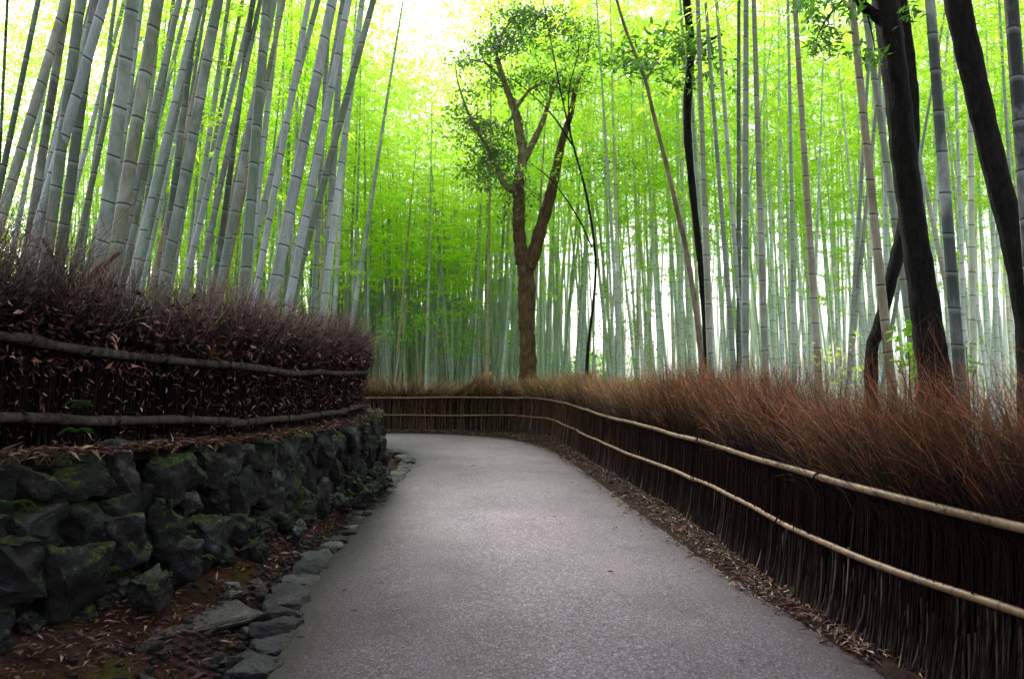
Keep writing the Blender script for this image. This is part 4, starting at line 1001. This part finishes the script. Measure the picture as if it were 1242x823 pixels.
# big black trunks on the right
Db = 7.6
def k(p): return p
tb = tree('dark_tree', 'big curving black trunk with leafy bough at the top right'); b0 = at(1136, 500, Db); b0.z = -0.1; tb.location = b0
g = Geo(); limb(g, [b0, at(1134, 470, Db), at(1128, 420, Db), at(1118, 340, Db), at(1108, 270, Db), at(1097, 190, Db), at(1089, 110, Db), at(1078, 30, Db), at(1070, -30, Db), at(1050, -200, Db)], [0.24, 0.19, 0.145, 0.13, 0.12, 0.12, 0.115, 0.12, 0.115, 0.10], 18, 90, 7, rough=0.03)
sub(g, tb); g.build('trunk', M['bark_dark'], tb)
g = Geo(); limb(g, [at(1080, 32, Db), at(1063, 20, Db), at(1048, 8, Db), at(1036, -6, Db - .2), at(1000, -30, Db - .5)], [0.06, 0.05, 0.045, 0.04, 0.025], 10, 30, 5)
br = [[at(1030, -8, Db - .3), at(1005, 20, Db - .4), at(990, 50, Db - .5), at(1000, 62, Db - .5)], [at(985, -20, Db - .5), at(972, 5, Db - .5), at(966, 18, Db - .5)], [at(1048, 6, Db), at(1055, 30, Db), at(1062, 62, Db)]]
for b in br: limb(g, b, [0.012, 0.008, 0.004], 6, 20, 5)
sub(g, tb); g.build('bough', M['bark_dark'], tb)
g = Geo(); cs = []
for (x0, x1, y0, y1, n) in ((975, 1012, -5, 40, 15), (985, 1020, 42, 68, 12), (1040, 1062, 55, 74, 7), (1010, 1050, -10, 18, 10), (1100, 1112, 8, 18, 4), (962, 985, -10, 10, 6)):
    for _ in range(n): cs.append(at(rr.uniform(x0, x1), rr.uniform(y0, y1), Db - .5 + rr.normal(0, .25)))
spray(g, cs, 9, 0.05, 0.085, 0.032, flat=0.6, rndb=1.0); sub(g, tb); g.build('foliage', M['dleaf'], tb)
Dc = 8.4
tc = tree('dark_tree', 'black trunk slanting up to the right behind the big curving trunk'); b0 = at(1056, 500, Dc); b0.z = -0.1; tc.location = b0
g = Geo(); limb(g, [b0, at(1057, 440, Dc), at(1066, 400, Dc), at(1078, 350, Dc), at(1092, 295, Dc), at(1104, 220, Dc), at(1108, 130, Dc), at(1100, 40, Dc), at(1092, -20, Dc), at(1088, -150, Dc)], [0.09, 0.075, 0.068, 0.064, 0.07, 0.06, 0.055, 0.05, 0.045, 0.04], 12, 80, 9)
sub(g, tc); g.build('trunk', M['bark_dark'], tc)
Dr = 6.6
td = tree('dark_tree', 'black trunk leaning left at the far right edge of the picture'); b0 = at(1256, 560, Dr); b0.z = -0.1; td.location = b0
g = Geo(); limb(g, [b0, at(1250, 450, Dr), at(1243, 370, Dr), at(1228, 290, Dr), at(1205, 200, Dr), at(1184, 110, Dr), at(1162, 5, Dr), at(1150, -60, Dr), at(1110, -260, Dr)], [0.14, 0.115, 0.10, 0.098, 0.096, 0.095, 0.095, 0.09, 0.08], 16, 80, 11, rough=0.03)
sub(g, td); g.build('trunk', M['bark_dark'], td)
# single dark leaves by the edge trunk + small green shrub
def shrub(base_px, Yd, pts, n, L, W, label, mat, rad, name='shrub', zb=0.0):
    b0 = at(base_px[0], base_px[1], Yd); b0.z = zb
    e = tree(name, label, 'shrub'); e.location = b0; g = Geo()
    for (x, y) in pts: limb(g, [b0, (b0 + at(x, y, Yd)) / 2 + Vector((random.uniform(-.05, .05), 0, .1)), at(x, y, Yd)], [0.012, 0.008, 0.003], 6, 14, 3)
    sub(g, e); g.build('stem', M['bark'], e)
    g = Geo(); spray(g, [at(x, y, Yd + random.uniform(-.2, .2)) for (x, y) in pts for _ in range(2)], n, rad, L, W, flat=0.7, rndb=0.8); sub(g, e); g.build('foliage', mat, e)
shrub((1108, 470), 8.0, [(1100, 405), (1112, 398), (1108, 430), (1098, 440), (1120, 445), (1104, 420)], 9, 0.11, 0.055, 'bright green leafy shrub between the black trunks', M['mleaf'], 0.07)
shrub((1172, 490), 7.4, [(1168, 440), (1180, 448), (1172, 420)], 7, 0.08, 0.03, 'small bright green sprout right of the dark slate culm', M['mleaf'], 0.05)
shrub((1010, 480), 10.0, [(1000, 430), (1020, 425), (1030, 450)], 12, 0.09, 0.03, 'low yellow green undergrowth tuft behind the hedge top', M['bleaf'], 0.16)
# undergrowth of thin leafy stems behind the hedge (low dark shoots at the bend)
for j, (px, Yd, lab) in enumerate(((470, 23, 'leafy green understorey clump at the left of the far fence'), (545, 24.5, 'leafy green understorey clump between culms left of the forked tree'), (590, 26, 'darker understorey clump just left of the forked tree'), (745, 25, 'pale understorey clump right of the bowed sapling'))):
    pts = [(px + random.uniform(-32, 32), random.uniform(350, 430)) for _ in range(22)]
    shrub((px, 470), Yd, pts[:9], 20, 0.17, 0.05, lab, M['mleaf'], 0.35, 'understorey_shrub')
# ferns on wall and fence foot
def fern(px, py, Yd, label, n=7, L=0.16):
    b0 = at(px, py, Yd); e = tree('fern', label, 'fern'); e.location = b0; g = Geo()
    for i in range(n):
        a = -math.pi / 2 + random.uniform(-1.5, 1.5); q = [Vector((math.cos(a) * L * f, math.sin(a) * L * f * 0.8, L * (0.9 * f - 0.9 * f * f))) for f in np.linspace(0, 1, 10)]
        P = np.array([tuple(v) for v in q]); g.tubes(P, np.linspace(0.0018, 0.0006, 10), 3, 0.5)
        for s_ in (-1, 1):
            D = np.tile(np.array([-math.sin(a) * s_, math.cos(a) * s_, -0.1]), (9, 1)) + np.array([math.cos(a), math.sin(a), 0]) * 0.5
            g.leaves(P[1:], D, np.linspace(0.05, 0.012, 9), 0.011, rng.random(9) * 0.25, N_=np.tile([0, 0, 1.0], (9, 1)))
    g.build('fronds', M['dleaf'], e)
fern(104, 492, 4.6, 'small fern growing at the foot of the left fence'); fern(95, 524, 4.45, 'little fern frond under the lower log rail', 4, 0.12)
fern(14, 612, 4.0, 'fern on the shaded stone at the left edge', 6, 0.13); fern(130, 690, 4.5, 'tiny fern at the corner of the big mossy block', 5, 0.09); fern(243, 676, 5.3, 'tiny fern at the base of the leaning stone', 6, 0.1)
fern(229, 645, 5.3, 'tiny fern in the joint beside the purplish slab', 4, 0.08)

# ------------------------------------------------------------------ light, sky, camera
SUN_EL, SUN_AZ = math.radians(46), math.radians(-24)   # azimuth from +Y towards +X
sd = bpy.data.lights.new('sun', 'SUN'); sd.energy = 5.0; sd.angle = math.radians(14); sd.color = (1.0, 0.97, 0.9)
so = link(bpy.data.objects.new('sun', sd), None, (0, 30, 40))
dv = Vector((math.sin(SUN_AZ) * math.cos(SUN_EL), math.cos(SUN_AZ) * math.cos(SUN_EL), math.sin(SUN_EL)))
so.rotation_mode = 'QUATERNION'; so.rotation_quaternion = Vector((0, 0, 1)).rotation_difference(dv)
w = bpy.data.worlds.new('World'); sc.world = w; w.use_nodes = True; nt = w.node_tree; nt.nodes.clear()
sky = nt.nodes.new('ShaderNodeTexSky'); sky.sky_type = 'NISHITA'; sky.sun_disc = False; sky.sun_elevation = SUN_EL; sky.sun_rotation = SUN_AZ
sky.air_density = 1.2; sky.dust_density = 3.0; sky.ozone_density = 1.0
hs = nt.nodes.new('ShaderNodeHueSaturation'); hs.inputs['Saturation'].default_value = 0.25; hs.inputs['Value'].default_value = 1.0
bg = nt.nodes.new('ShaderNodeBackground'); bg.inputs['Strength'].default_value = 0.38; out = nt.nodes.new('ShaderNodeOutputWorld')
nt.links.new(sky.outputs[0], hs.inputs['Color']); nt.links.new(hs.outputs[0], bg.inputs[0]); nt.links.new(bg.outputs[0], out.inputs[0])

cd = bpy.data.cameras.new('camera'); cam = link(bpy.data.objects.new('camera', cd), None, (0, 0, EYE))
cam.rotation_euler = (math.pi / 2 + PITCH, 0, 0); cd.sensor_width = 36; cd.lens = F / 1242 * 36; cd.clip_end = 1500; cd.clip_start = 0.05
cd.dof.use_dof = True; cd.dof.focus_distance = 6.5; cd.dof.aperture_fstop = 2.6
sc.camera = cam
sc.view_settings.view_transform = 'Standard'; sc.view_settings.look = 'None'; sc.view_settings.exposure = 0
sc.cycles.max_bounces = 6; sc.cycles.diffuse_bounces = 4; sc.cycles.transmission_bounces = 4; sc.cycles.glossy_bounces = 2
sc.cycles.use_denoising = True
